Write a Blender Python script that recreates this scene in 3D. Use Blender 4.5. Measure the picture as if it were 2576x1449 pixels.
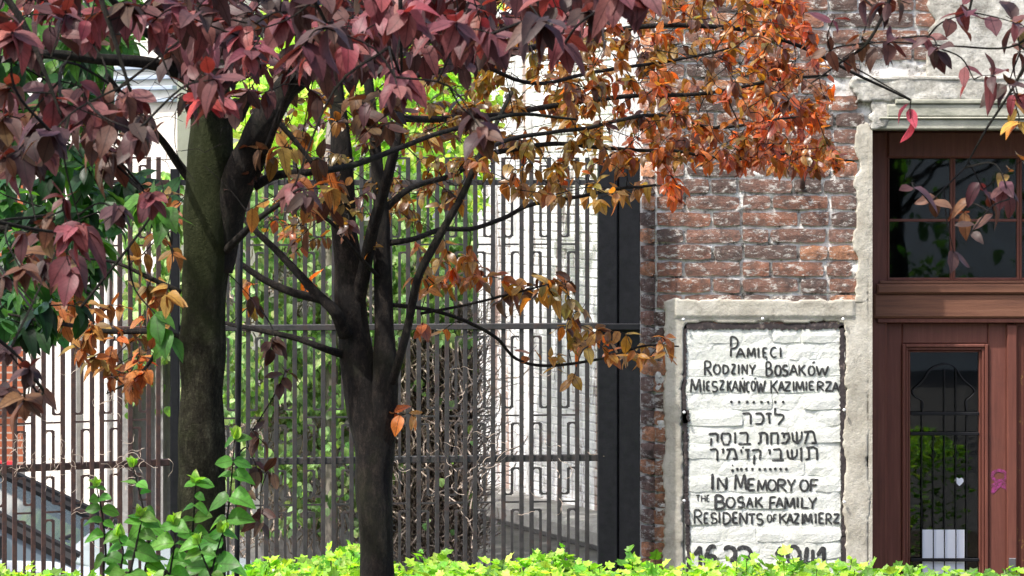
import bpy, bmesh, math, random
import numpy as np
from mathutils import Vector, Matrix, noise
from mathutils.bvhtree import BVHTree
random.seed(7); rng = np.random.default_rng(7)
for o in list(bpy.data.objects): bpy.data.objects.remove(o)
scn = bpy.context.scene
COL = scn.collection
K = 1.3286e-4          # metres per measured pixel per metre of distance
EYE = 3.0; CAMY = -14.0; HY = 455.0
def P(px, py, D): return Vector(((px-1288)*K*D, CAMY+D, EYE-(py-HY)*K*D))
# ------------------------------------------------------------ camera, sky, sun, exposure
cam = bpy.data.cameras.new('camera'); camo = bpy.data.objects.new('camera', cam); COL.objects.link(camo)
camo.location = (0, CAMY, EYE); camo.rotation_euler = (math.pi/2, 0, 0)
cam.sensor_width = 36; cam.lens = 36/(2576*K); cam.shift_y = -(724.5-HY)/2576
cam.clip_start = 0.1; cam.clip_end = 3000
cam.dof.use_dof = True; cam.dof.focus_distance = 11.0; cam.dof.aperture_fstop = 34
scn.camera = camo
w = bpy.data.worlds.new('World'); scn.world = w; w.use_nodes = True
wn = w.node_tree; bg = wn.nodes['Background']
sky = wn.nodes.new('ShaderNodeTexSky'); sky.sky_type = 'NISHITA'; sky.sun_disc = False
SUN = Vector((-0.42, -0.33, 0.85)).normalized()
sky.sun_elevation = math.asin(SUN.z); sky.sun_rotation = math.atan2(SUN.x, SUN.y)
sky.air_density = 1.0; sky.dust_density = 4.0; sky.ozone_density = 0.6
wn.links.new(sky.outputs[0], bg.inputs[0]); bg.inputs[1].default_value = 0.15
sl = bpy.data.lights.new('sun', 'SUN'); sl.energy = 2.7; sl.angle = math.radians(1.0); sl.color = (1, .96, .9)
so = bpy.data.objects.new('sun', sl); COL.objects.link(so); so.rotation_euler = SUN.to_track_quat('Z', 'Y').to_euler()
scn.view_settings.view_transform = 'Standard'; scn.view_settings.look = 'None'
scn.view_settings.gamma = 1; scn.view_settings.use_curve_mapping = False
scn.view_settings.exposure = 1.17
scn.render.engine = 'CYCLES'
scn.cycles.max_bounces = 8; scn.cycles.transparent_max_bounces = 12
# ------------------------------------------------------------ object helpers
def tag(o, label=None, cat=None, group=None, kind=None):
    if label: o['label'] = label
    if cat: o['category'] = cat
    if group: o['group'] = group
    if kind: o['kind'] = kind
    return o
def empty(name, loc, label, cat, group=None):
    o = bpy.data.objects.new(name, None); COL.objects.link(o); o.location = loc
    o.empty_display_size = .1
    return tag(o, label, cat, group)
def link(name, me, parent=None, loc=None, kind=None):
    o = bpy.data.objects.new(name, me); COL.objects.link(o)
    if parent:
        o.parent = parent
        o.matrix_parent_inverse = Matrix.Translation(-world_loc(parent))
    if loc is not None: o.location = loc
    if kind: o['kind'] = kind
    return o
WL = {}
def world_loc(o):
    # every Empty sits unrotated at its base; parts are written in world coordinates
    if o.type == 'EMPTY' and o.parent is None: return Vector(o.location)
    return Vector((0, 0, 0)) if o.parent is None and o.type != 'EMPTY' and o.location.length == 0 else Vector(o.get('wl', (0, 0, 0)))
def mesh(name, verts, faces, mat, smooth=False, uv=None, tint=None):
    me = bpy.data.meshes.new(name)
    me.from_pydata([tuple(v) for v in verts], [], faces)
    if mat:
        for m_ in (mat if isinstance(mat, (list, tuple)) else [mat]): me.materials.append(m_)
    if smooth: me.polygons.foreach_set('use_smooth', [True]*len(me.polygons))
    me.update()
    return me
class MB:
    def __init__(s): s.v = []; s.f = []
    def box(s, x0, x1, y0, y1, z0, z1, jit=0):
        n = len(s.v)
        for z in (z0, z1):
            for x, y in ((x0, y0), (x1, y0), (x1, y1), (x0, y1)):
                s.v.append((x+random.uniform(-jit, jit), y+random.uniform(-jit, jit), z+random.uniform(-jit, jit)))
        for q in ((0,3,2,1),(4,5,6,7),(0,1,5,4),(1,2,6,5),(2,3,7,6),(3,0,4,7)): s.f.append(tuple(n+i for i in q))
        return s
    def bbox(s, x0, x1, y0, y1, z0, z1, b=.004):
        # box with its four front edges (towards -y) chamfered
        n = len(s.v)
        s.v += [(x0+b,y0,z0+b),(x1-b,y0,z0+b),(x1-b,y0,z1-b),(x0+b,y0,z1-b),
                (x0,y0+b,z0),(x1,y0+b,z0),(x1,y0+b,z1),(x0,y0+b,z1),
                (x0,y1,z0),(x1,y1,z0),(x1,y1,z1),(x0,y1,z1)]
        for q in ((0,1,2,3),(4,5,1,0),(5,6,2,1),(6,7,3,2),(7,4,0,3),(8,9,5,4),(9,10,6,5),(10,11,7,6),(11,8,4,7),(11,10,9,8)): s.f.append(tuple(n+i for i in q))
        return s
    def prism(s, pts, y0, y1):
        # pts: (x, z) counter-clockwise seen from -y
        n = len(s.v); m = len(pts)
        s.v += [(x, y0, z) for x, z in pts]+[(x, y1, z) for x, z in pts]
        s.f.append(tuple(n+i for i in range(m))); s.f.append(tuple(n+m+i for i in reversed(range(m))))
        for i in range(m):
            j = (i+1) % m; s.f.append((n+j, n+i, n+m+i, n+m+j))
        return s
    def tube(s, pts, rad, sides=6, cap=True):
        n0 = len(s.v); m = len(pts); prev = None
        for i, p in enumerate(pts):
            p = Vector(p); a = Vector(pts[max(i-1, 0)]); b = Vector(pts[min(i+1, m-1)]); t = (b-a).normalized()
            if prev is None:
                u = t.orthogonal().normalized()
            else:
                u = (prev-t*prev.dot(t))
                u = u.normalized() if u.length > 1e-6 else t.orthogonal().normalized()
            prev = u; v = t.cross(u); r = rad[i] if hasattr(rad, '__len__') else rad
            for k in range(sides):
                a_ = 2*math.pi*k/sides; s.v.append(tuple(p+u*(math.cos(a_)*r)+v*(math.sin(a_)*r)))
        for i in range(m-1):
            for k in range(sides):
                k2 = (k+1) % sides
                s.f.append((n0+i*sides+k, n0+i*sides+k2, n0+(i+1)*sides+k2, n0+(i+1)*sides+k))
        if cap:
            s.f.append(tuple(n0+k for k in reversed(range(sides)))); s.f.append(tuple(n0+(m-1)*sides+k for k in range(sides)))
        return s
    def build(s, name, mat, parent=None, smooth=False, kind=None):
        me = mesh(name, s.v, s.f, mat, smooth)
        return link(name, me, parent, kind=kind)
def crom(pts, n=6):
    # Catmull-Rom through rows of numbers
    pts = [np.array(p, float) for p in pts]
    q = [2*pts[0]-pts[1]]+pts+[2*pts[-1]-pts[-2]]; out = []
    for i in range(1, len(q)-2):
        for k in range(n):
            t = k/n; a, b, c, d = q[i-1], q[i], q[i+1], q[i+2]
            out.append(.5*((2*b)+(c-a)*t+(2*a-5*b+4*c-d)*t*t+(3*b-a-3*c+d)*t**3))
    out.append(pts[-1]); return out
# ------------------------------------------------------------ materials
class NT:
    def __init__(s, name):
        s.m = bpy.data.materials.new(name); s.m.use_nodes = True; s.t = s.m.node_tree; s.t.nodes.clear()
        s.out = s.n('ShaderNodeOutputMaterial'); s.pos = s.n('ShaderNodeNewGeometry').outputs['Position']
    def n(s, t, **kw):
        x = s.t.nodes.new(t)
        for k, v in kw.items(): setattr(x, k, v)
        return x
    def l(s, a, b): s.t.links.new(a, b)
    def put(s, sock, v):
        if isinstance(v, bpy.types.NodeSocket): s.l(v, sock)
        elif isinstance(v, (tuple, list)) and len(v) == 3 and sock.type == 'RGBA': sock.default_value = (*v, 1)
        else: sock.default_value = v
    def noise(s, scale, detail=4, rough=.6, vec=None, sc=None, dist=0, out=0):
        x = s.n('ShaderNodeTexNoise'); x.inputs['Scale'].default_value = scale; x.inputs['Detail'].default_value = detail
        x.inputs['Roughness'].default_value = rough; x.inputs['Distortion'].default_value = dist
        v = vec or s.pos
        if sc:
            mp = s.n('ShaderNodeMapping'); mp.inputs['Scale'].default_value = sc; s.l(v, mp.inputs[0]); v = mp.outputs[0]
        s.l(v, x.inputs['Vector']); return x.outputs[out]
    def ramp(s, f, stops, interp='LINEAR'):
        x = s.n('ShaderNodeValToRGB'); x.color_ramp.interpolation = interp; e = x.color_ramp.elements
        while len(e) > 1: e.remove(e[-1])
        for i, (p_, c) in enumerate(stops):
            el = e[0] if i == 0 else e.new(p_)
            el.position = p_; c = c if isinstance(c, (tuple, list)) else (c, c, c); el.color = (*c, 1)
        s.l(f, x.inputs[0]); return x.outputs[0]
    def mix(s, f, a, b, mode='MIX'):
        x = s.n('ShaderNodeMix', data_type='RGBA', blend_type=mode); s.put(x.inputs[0], f); s.put(x.inputs[6], a); s.put(x.inputs[7], b); return x.outputs[2]
    def math(s, op, a, b=0.0, c=0.0):
        x = s.n('ShaderNodeMath', operation=op); s.put(x.inputs[0], a); s.put(x.inputs[1], b); s.put(x.inputs[2], c); return x.outputs[0]
    def bump(s, h, strength=.5, dist=.01):
        x = s.n('ShaderNodeBump'); x.inputs['Strength'].default_value = strength; x.inputs['Distance'].default_value = dist; s.l(h, x.inputs['Height']); return x.outputs[0]
    def bsdf(s, col, rough=.8, bump=None, metal=0, spec=.3, **kw):
        x = s.n('ShaderNodeBsdfPrincipled'); s.put(x.inputs['Base Color'], col); s.put(x.inputs['Roughness'], rough)
        s.put(x.inputs['Metallic'], metal); s.put(x.inputs['Specular IOR Level'], spec)
        if bump: s.l(bump, x.inputs['Normal'])
        return x.outputs[0]
    def fin(s, sh): s.l(sh, s.out.inputs[0]); return s.m
M = {}
def build_mats():
    # red-brown bricks: own colour from the object, soot and lime by noise
    a = NT('brick'); c = a.n('ShaderNodeObjectInfo').outputs['Color']
    f = a.noise(38, 5, .7); c = a.mix(a.ramp(f, [(.3, 0.0), (.75, 1.0)]), a.mix(1, c, (.7, .68, .7), 'MULTIPLY'), a.mix(1, c, (1.4, 1.38, 1.38), 'MULTIPLY'))
    c = a.mix(a.ramp(a.noise(9, 7, .8), [(.44, 0.0), (.62, .85)]), c, (.075, .06, .055))
    lime = a.ramp(a.noise(16, 9, .85, sc=(1, 1, 2.2)), [(.53, 0.0), (.585, .85)])
    c = a.mix(lime, c, (.62, .59, .54))
    h = a.math('ADD', a.math('MULTIPLY', f, .6), a.noise(160, 3, .7)); M['brick'] = a.fin(a.bsdf(c, .9, a.bump(h, .9, .006)))
    a = NT('mortar'); f = a.noise(14, 7, .8)
    c = a.ramp(f, [(.32, (.06, .052, .046)), (.4, (.2, .18, .16)), (.455, (.6, .57, .53)), (.56, (.85, .83, .8))])
    M['mortar'] = a.fin(a.bsdf(c, .95, a.bump(a.noise(90, 5, .8), 1, .008)))
    a = NT('plaster'); c = a.ramp(a.noise(6, 7, .7), [(.3, (.3, .27, .22)), (.47, (.42, .39, .325)), (.6, (.52, .49, .42)), (.75, (.64, .61, .54))])
    c = a.mix(a.ramp(a.noise(24, 8, .85, sc=(1, 1, .6)), [(.54, 0.0), (.7, .75)]), c, (.2, .18, .15))
    M['plaster'] = a.fin(a.bsdf(c, .9, a.bump(a.noise(55, 6, .75), .8, .007)))
    a = NT('old_plaster'); c = a.ramp(a.noise(7, 8, .8), [(.3, (.2, .19, .165)), (.45, (.42, .4, .35)), (.58, (.68, .66, .6)), (.75, (.74, .72, .66))])
    c = a.mix(a.ramp(a.noise(16, 7, .8, sc=(.5, 1, 2)), [(.55, 0.0), (.68, .8)]), c, (.13, .115, .1))
    M['old_plaster'] = a.fin(a.bsdf(c, .9, a.bump(a.noise(40, 7, .8), 1, .014)))
    a = NT('lintel'); c = a.ramp(a.noise(9, 6, .7, sc=(.35, 1, 1)), [(.3, (.13, .13, .1)), (.5, (.29, .29, .235)), (.62, (.42, .41, .34)), (.75, (.5, .49, .42))])
    M['lintel'] = a.fin(a.bsdf(c, .85, a.bump(a.noise(60, 5, .7), .6, .006)))
    a = NT('white_paint'); c = a.ramp(a.noise(8, 6, .7), [(.3, (.56, .58, .52)), (.5, (.7, .71, .66)), (.75, (.79, .8, .77))])
    c = a.mix(a.ramp(a.noise(45, 6, .85), [(.6, 0.0), (.73, .75)]), c, (.3, .28, .24))
    c = a.mix(a.ramp(a.noise(3.5, 7, .75, sc=(1, 1, .6)), [(.5, 0.0), (.75, .45)]), c, (.5, .47, .4))
    M['white_paint'] = a.fin(a.bsdf(c, .75, a.bump(a.noise(60, 6, .75), .8, .007)))
    a = NT('black_lettering'); c = a.ramp(a.noise(70, 5, .8), [(.35, (.018, .018, .02)), (.57, (.05, .05, .05)), (.7, (.28, .28, .27))])
    M['letter'] = a.fin(a.bsdf(c, .7))
    a = NT('worn_black_border'); c = a.ramp(a.noise(26, 6, .8), [(.35, (.022, .018, .02)), (.56, (.05, .04, .04)), (.66, (.2, .16, .14)), (.75, (.5, .48, .45))])
    M['border'] = a.fin(a.bsdf(c, .8))
    a = NT('iron_dark'); c = a.ramp(a.noise(30, 5, .7), [(.3, (.004, .0045, .006)), (.7, (.012, .0122, .015))])
    M['iron_dark'] = a.fin(a.bsdf(c, .5, a.bump(a.noise(140, 4), .4, .002), 0, .25))
    a = NT('iron_paint'); c = a.ramp(a.noise(25, 5, .7), [(.3, (.022, .021, .022)), (.7, (.055, .05, .049))])
    c = a.mix(a.ramp(a.noise(12, 6, .8), [(.52, 0.0), (.7, .7)]), c, (.075, .038, .028))
    M['iron'] = a.fin(a.bsdf(c, .5, a.bump(a.noise(110, 4), .5, .002), 0, .45))
    a = NT('iron_rusty'); c = a.ramp(a.noise(28, 6, .8), [(.3, (.035, .026, .026)), (.5, (.075, .042, .036)), (.72, (.13, .06, .04))])
    M['rust'] = a.fin(a.bsdf(c, .65, a.bump(a.noise(120, 5), .8, .003), 0, .4))
    a = NT('door_wood'); g = a.noise(6, 6, .7, sc=(9, 9, .5))
    c = a.ramp(g, [(.25, (.1, .033, .024)), (.55, (.145, .05, .036)), (.8, (.2, .078, .056))])
    c = a.mix(a.ramp(a.noise(5, 5, .7), [(.5, 0.0), (.75, .4)]), c, (.07, .032, .026))
    M['door'] = a.fin(a.bsdf(c, .5, a.bump(a.noise(30, 5, .7, sc=(4, 4, .5)), .25, .004), 0, .35))
    a = NT('worn_door_wood'); g = a.noise(6, 6, .7, sc=(.5, 9, 9))
    c = a.ramp(g, [(.25, (.1, .045, .032)), (.5, (.17, .075, .045)), (.8, (.23, .11, .07))])
    M['door_worn'] = a.fin(a.bsdf(c, .6, a.bump(a.noise(30, 5, .7, sc=(.5, 4, 4)), .3, .004), 0, .3))
    a = NT('flaked_door_edge'); g = a.ramp(a.noise(30, 7, .8, sc=(1, 1, .5)), [(.58, 0.0), (.66, .9)])
    M['door_flaked'] = a.fin(a.bsdf(a.mix(g, (.1, .03, .02), (.32, .19, .05)), .6, None, 0, .3))
    a = NT('glass'); fr = a.n('ShaderNodeFresnel'); fr.inputs[0].default_value = 1.52
    gl = a.n('ShaderNodeBsdfGlossy'); gl.inputs['Roughness'].default_value = .015; tr = a.n('ShaderNodeBsdfTransparent'); tr.inputs[0].default_value = (.8, .84, .84, 1)
    mx = a.n('ShaderNodeMixShader'); a.l(a.math('MULTIPLY_ADD', fr.outputs[0], 1.05, .01), mx.inputs[0]); a.l(tr.outputs[0], mx.inputs[1]); a.l(gl.outputs[0], mx.inputs[2])
    b_ = a.bump(a.noise(3, 2), .04, .01); a.l(b_, gl.inputs['Normal']); M['glass'] = a.fin(mx.outputs[0])
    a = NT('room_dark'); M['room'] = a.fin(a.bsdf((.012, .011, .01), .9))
    a = NT('paper'); M['paper'] = a.fin(a.bsdf((.7, .74, .84), .7))
    a = NT('pink_spray'); f = a.ramp(a.noise(90, 6, .85), [(.42, 0.0), (.6, 1.0)]); M['pink'] = a.fin(a.bsdf(a.mix(f, (.1, .032, .035), (.3, .04, .19)), .7))
    a = NT('steel'); M['steel'] = a.fin(a.bsdf((.22, .22, .23), .4, None, .7))
    a = NT('bark_mossy'); f = a.noise(38, 9, .9, sc=(1, 1, .45))
    c = a.ramp(f, [(.38, (.008, .007, .005)), (.47, (.03, .027, .017)), (.55, (.06, .056, .034)), (.64, (.15, .15, .1))])
    c = a.mix(a.ramp(a.noise(3.5, 5, .7), [(.4, 0.0), (.56, .7)]), c, a.mix(f, (.02, .03, .008), (.055, .07, .018)))
    M['bark_moss'] = a.fin(a.bsdf(c, .9, a.bump(a.math('ADD', a.noise(45, 8, .85, sc=(1, 1, .3)), a.noise(150, 4, .8)), 1, .03), 0, .15))
    a = NT('bark_dark'); f = a.noise(40, 9, .9, sc=(1, 1, .45))
    c = a.ramp(f, [(.38, (.004, .003, .003)), (.5, (.013, .01, .008)), (.62, (.06, .045, .034))])
    c = a.mix(a.ramp(a.noise(5, 5, .7), [(.5, 0.0), (.68, .5)]), c, (.03, .036, .012))
    M['bark'] = a.fin(a.bsdf(c, .8, a.bump(a.noise(70, 8, .85, sc=(1, 1, .4)), 1, .02), 0, .25))
    a = NT('bark_pale'); c = a.ramp(a.noise(10, 6, .7), [(.3, (.1, .09, .075)), (.7, (.24, .21, .175))]); M['bark_pale'] = a.fin(a.bsdf(c, .85))
    a = NT('dry_vine'); c = a.ramp(a.noise(6, 6, .7), [(.3, (.28, .21, .165)), (.7, (.6, .5, .41))]); M['vine'] = a.fin(a.bsdf(c, .85))
    a = NT('asphalt'); c = a.ramp(a.noise(4, 8, .8), [(.3, (.05, .05, .05)), (.7, (.12, .115, .105))]); M['asphalt'] = a.fin(a.bsdf(c, .9, a.bump(a.noise(60, 5), .5, .01)))
    a = NT('soil'); c = a.ramp(a.noise(5, 8, .8), [(.3, (.03, .022, .014)), (.7, (.09, .07, .045))]); M['soil'] = a.fin(a.bsdf(c, .95, a.bump(a.noise(30, 6), .8, .03)))
    a = NT('cream_render'); c = a.ramp(a.noise(1.3, 7, .7), [(.3, (.62, .57, .5)), (.6, (.8, .77, .7)), (.8, (.84, .82, .77))])
    c = a.mix(a.ramp(a.noise(4, 7, .8, sc=(1, 1, .2)), [(.56, 0.0), (.72, .45)]), c, (.45, .38, .31))
    M['cream'] = a.fin(a.bsdf(c, .9, a.bump(a.noise(14, 6), .5, .02)))
    a = NT('grey_render'); c = a.ramp(a.noise(3, 8, .8), [(.3, (.2, .19, .18)), (.5, (.36, .345, .33)), (.7, (.5, .49, .47))])
    M['grey'] = a.fin(a.bsdf(c, .95, a.bump(a.noise(25, 7, .8), 1, .02)))
    a = NT('peeling_whitewash'); f = a.noise(2.2, 9, .85, sc=(3.2, 1, .3)); g = a.noise(8, 8, .85, sc=(2.6, 1, .3))
    c = a.ramp(a.math('ADD', a.math('MULTIPLY', f, .6), a.math('MULTIPLY', g, .4)), [(.35, (.05, .048, .05)), (.41, (.2, .18, .18)), (.445, (.42, .38, .37)), (.475, (.78, .78, .8)), (.6, (.86, .86, .86))])
    st = a.ramp(a.noise(1.6, 6, .6, sc=(2.6, 1, .1)), [(.565, 0.0), (.6, .8)])
    c = a.mix(st, c, (.28, .16, .12))
    c = a.mix(a.ramp(a.noise(2.1, 7, .8, sc=(3, 1, .2)), [(.3, .9), (.37, 0.0)]), c, (.13, .12, .13))
    M['whitewash'] = a.fin(a.bsdf(c, .9, a.bump(g, .7, .02)))
    a = NT('far_brick'); bt = a.n('ShaderNodeTexBrick'); mp = a.n('ShaderNodeMapping'); mp.inputs['Rotation'].default_value = (math.pi/2, 0, 0); a.l(a.pos, mp.inputs[0]); a.l(mp.outputs[0], bt.inputs[0])
    bt.inputs['Color1'].default_value = (.42, .13, .06, 1); bt.inputs['Color2'].default_value = (.3, .09, .045, 1); bt.inputs['Mortar'].default_value = (.4, .35, .3, 1)
    bt.inputs['Scale'].default_value = 1; bt.inputs['Brick Width'].default_value = .27; bt.inputs['Row Height'].default_value = .078; bt.inputs['Mortar Size'].default_value = .009
    M['far_brick'] = a.fin(a.bsdf(bt.outputs[0], .9))
    a = NT('car_paint'); M['car'] = a.fin(a.bsdf((.45, .5, .56), .25, None, .35, .5))
    a = NT('car_glass'); M['car_glass'] = a.fin(a.bsdf((.09, .12, .14), .08, None, .0, .5))
    a = NT('black_rubber'); M['rubber'] = a.fin(a.bsdf((.012, .012, .013), .6))
    a = NT('red_paint'); M['red'] = a.fin(a.bsdf((.55, .04, .05), .5))
    a = NT('blue_grey'); M['bluegrey'] = a.fin(a.bsdf((.32, .38, .46), .7))
    a = NT('orange_brick_far'); M['white'] = a.fin(a.bsdf((.8, .8, .8), .6))
    def leafmat(name, trans, gloss=.35, tr_col=(1.6, 1.1, .8), spec=.5, fold=1.0, dark=.45):
        a = NT(name); at = a.n('ShaderNodeAttribute'); at.attribute_name = 'tint'; c0 = at.outputs[0]
        oi = a.n('ShaderNodeObjectInfo').outputs['Random']
        f = a.noise(60, 4, .7)
        c = a.mix(1, c0, a.ramp(f, [(.3, (.75, .7, .7)), (.7, (1.25, 1.2, 1.15))]), 'MULTIPLY')
        hs = a.n('ShaderNodeHueSaturation'); a.l(c, hs.inputs['Color']); a.l(a.math('MULTIPLY_ADD', oi, .5, .75), hs.inputs['Value']); c = hs.outputs[0]
        uv = a.n('ShaderNodeUVMap'); sp = a.n('ShaderNodeSeparateXYZ'); a.l(uv.outputs[0], sp.inputs[0])
        au = a.math('ABSOLUTE', a.math('SUBTRACT', sp.outputs[0], .5)); rib = a.math('LESS_THAN', au, .035)
        sv = a.math('FRACT', a.math('SUBTRACT', a.math('MULTIPLY', sp.outputs[1], 7.0), a.math('MULTIPLY', au, 5.0)))
        ve = a.math('LESS_THAN', sv, .13); vein = a.math('MAXIMUM', rib, a.math('MULTIPLY', ve, .55))
        c = a.mix(a.math('MULTIPLY', vein, .85), c, a.mix(1, c, (dark, dark*.85, dark*.85), 'MULTIPLY'))
        c = a.mix(a.ramp(a.noise(95, 6, .8), [(.6, 0.0), (.7, .6)]), c, a.mix(1, c, (.5, .45, .4), 'MULTIPLY'))
        pb = a.bsdf(c, gloss, a.bump(a.math('ADD', a.math('MULTIPLY', vein, -.6), f), .35, .002), 0, spec)
        t = a.n('ShaderNodeBsdfTranslucent'); a.l(a.mix(1, c, tr_col, 'MULTIPLY'), t.inputs[0])
        mx = a.n('ShaderNodeMixShader'); mx.inputs[0].default_value = trans; a.l(pb, mx.inputs[1]); a.l(t.outputs[0], mx.inputs[2])
        return a.fin(mx.outputs[0])
    M['leaf_purple'] = leafmat('purple_leaf', .22, .5, (2.2, .8, .6), .3)
    M['leaf_orange'] = leafmat('backlit_copper_leaf', .45, .3, (2.4, 1.5, .6), .75)  # backlit glow is partly put into the orange leaf colour
    M['leaf_green'] = leafmat('green_leaf', .4, .4, (1.9, 2.2, .6), .3, dark=.7)
build_mats()
# ------------------------------------------------------------ leaf tools
def leaf_template(kind='plum', segs=6, fold=.28, curl=.25, twist=0.0, wav=.015):
    v = [(0, 0, 0)]; uv = [(.5, 0)]; f = []
    W = {'plum': .27, 'round': .40, 'lance': .2, 'lobed': .5}[kind]
    for i in range(1, segs):
        t = i/segs
        if kind == 'lobed': wd = W*(.55, 1.0, .55, .5, .2)[min(4, i)-0 if i < 5 else 4] if segs > 4 else W*(0, .95, .6, .55)[i]
        else: wd = W*math.sin(math.pi*t**(.8 if kind != 'round' else .72))**.8
        zc = -curl*t*t+wav*math.sin(t*7+curl*9); tw = twist*t
        for s in (-1, 0, 1):
            wd = wd*random.uniform(.93, 1.06); x = s*wd; z = abs(s)*fold*wd*random.uniform(.7, 1.3)
            v.append((x*math.cos(tw)-z*math.sin(tw), t, zc+x*math.sin(tw)+z*math.cos(tw))); uv.append((.5+s*wd/W/2, t))
    v.append((0, 1, -curl)); uv.append((.5, 1)); n = len(v)-1
    f += [(0, 2, 1), (0, 3, 2)]
    for i in range(segs-2):
        b = 1+3*i; f += [(b, b+1, b+4, b+3), (b+1, b+2, b+5, b+4)]
    b = n-3; f += [(b, b+1, n), (b+1, b+2, n)]
    return np.array(v, float), f, np.array(uv)
def lobed_template(cup):
    h = [(.05, .02), (.3, .0), (.52, .22), (.34, .36), (.5, .62), (.22, .66)]
    o = [(0, 0)]+h+[(0, 1)]+[(-x, y) for x, y in reversed(h)]
    v = [(0, .42, -cup*.3)]+[(x, y, cup*(abs(x)*.5-.3*y*y)+random.uniform(-.05, .05)) for x, y in o]; n = len(o)
    return np.array(v, float), [(0, 1+i, 1+(i+1) % n) for i in range(n)], np.array([(.5+p[0], p[1]) for p in v])
TEM = {k: [leaf_template(k, 6, fo, cu, tw) for fo, cu, tw in ((.2, .25, .1), (.35, .4, -.25), (.12, .08, .35), (.6, .55, .15), (.2, -.12, -.35), (.3, .8, .5), (.1, .35, -.7), (.25, .15, .8))] for k in ('plum', 'round', 'lance')}
TEM['lobed'] = [lobed_template(c) for c in (.2, .5, -.2, .8, .35)]
def frame(d, n):
    d = Vector(d).normalized(); n = Vector(n); n = n-d*n.dot(d)
    n = n.normalized() if n.length > 1e-4 else d.orthogonal().normalized()
    x = d.cross(n); return Matrix((x, d, n)).transposed()
def set_uv_tint(me, uvs, tints):
    # uvs, tints given per vertex
    nl = len(me.loops); vi = np.empty(nl, np.int32); me.loops.foreach_get('vertex_index', vi)
    ul = me.uv_layers.new(name='UVMap'); ul.data.foreach_set('uv', uvs[vi].astype(np.float32).ravel())
    ca = me.color_attributes.new('tint', 'FLOAT_COLOR', 'POINT')
    ca.data.foreach_set('color', np.concatenate([tints, np.ones((len(tints), 1))], 1).astype(np.float32).ravel())
def foliage(name, leaves, mat, kind_, parent):
    # leaves: (pos, dir, normal, length, tint) joined into one mesh
    VV = []; FF = []; UU = []; TT = []; off = 0
    for p, d, n, L, c in leaves:
        tv, tf, tu = random.choice(TEM[kind_]); R = np.array(frame(d, n))
        VV.append((tv*np.array([L*random.uniform(.85, 1.15), L, L]))@R.T+np.array(p)); FF += [tuple(i+off for i in q) for q in tf]
        UU.append(tu); TT.append(np.repeat(np.array([c]), len(tv), 0)); off += len(tv)
    if not VV: return
    me = bpy.data.meshes.new(name); me.from_pydata(np.concatenate(VV).tolist(), [], FF); me.materials.append(mat)
    me.polygons.foreach_set('use_smooth', [True]*len(me.polygons)); me.update()
    set_uv_tint(me, np.concatenate(UU), np.concatenate(TT))
    return link(name, me, parent, kind='stuff')
LM = {}
def leaf_objects(leaves, mat, kind_, parent):
    base = world_loc(parent)
    for p, d, n, L, c in leaves:
        q = tuple(round(x*14)/14 for x in [math.sqrt(max(v, 0)) for v in c]); k = random.randrange(len(TEM[kind_])); key = (mat.name, kind_, k, q)
        if key not in LM:
            tv, tf, tu = TEM[kind_][k]; me = bpy.data.meshes.new('leaf'); me.from_pydata(tv.tolist(), [], tf); me.materials.append(mat)
            me.polygons.foreach_set('use_smooth', [True]*len(me.polygons)); me.update()
            set_uv_tint(me, tu, np.repeat(np.array([c]), len(tv), 0)); LM[key] = me
        o = bpy.data.objects.new('leaf', LM[key]); COL.objects.link(o); o.parent = parent
        R = frame(d, n).to_4x4(); s = Matrix.Diagonal((L*random.uniform(.85, 1.15), L, L, 1))
        o.matrix_basis = Matrix.Translation(Vector(p)-base) @ R @ s
def split_leaves(leaves, mat, kind_, parent, most=300):
    def size(l):
        v = l[0]; D = max(v[1]-CAMY, .3); px = v[0]/(K*D)+1288; py = HY-(v[2]-EYE)/(K*D)
        return l[3]/D if (-20 < px < 2596 and -20 < py < 1470) else 0
    ls = sorted(leaves, key=size, reverse=True)
    leaf_objects(ls[:most], mat, kind_, parent); foliage('foliage', ls[most:], mat, kind_, parent)
def rv(s=1): return Vector((random.uniform(-s, s), random.uniform(-s, s), random.uniform(-s, s)))
def sprig(tip, tdir, n, L, tint, droop=.5, spread=.9, back=.1):
    # leaves in a loose whorl at the end of a twig
    out = []; tdir = Vector(tdir).normalized(); a0 = random.uniform(0, 6.28)
    u = tdir.orthogonal().normalized(); v = tdir.cross(u)
    for i in range(n):
        a = a0+i*2.4; r = u*math.cos(a)+v*math.sin(a)
        d = (tdir*random.uniform(.15, .8)+r*spread+Vector((0, 0, -droop*random.uniform(.5, 1.5)))+rv(.15)).normalized()
        nn = (Vector((0, 0, 1))+r*.2+tdir*.2+Vector((0, -.35, 0))+rv(.45))
        out.append((Vector(tip)-tdir*(back*random.random()), d, nn, L*random.uniform(.65, 1.15), tint()))
    return out
def inpoly(x, y, poly):
    c = False; j = len(poly)-1
    for i in range(len(poly)):
        xi, yi = poly[i]; xj, yj = poly[j]
        if (yi > y) != (yj > y) and x < (xj-xi)*(y-yi)/(yj-yi)+xi: c = not c
        j = i
    return c
def sample_poly(poly, n):
    xs = [p[0] for p in poly]; ys = [p[1] for p in poly]; out = []
    while len(out) < n:
        x = random.uniform(min(xs), max(xs)); y = random.uniform(min(ys), max(ys))
        if inpoly(x, y, poly): out.append((x, y))
    return out
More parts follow.
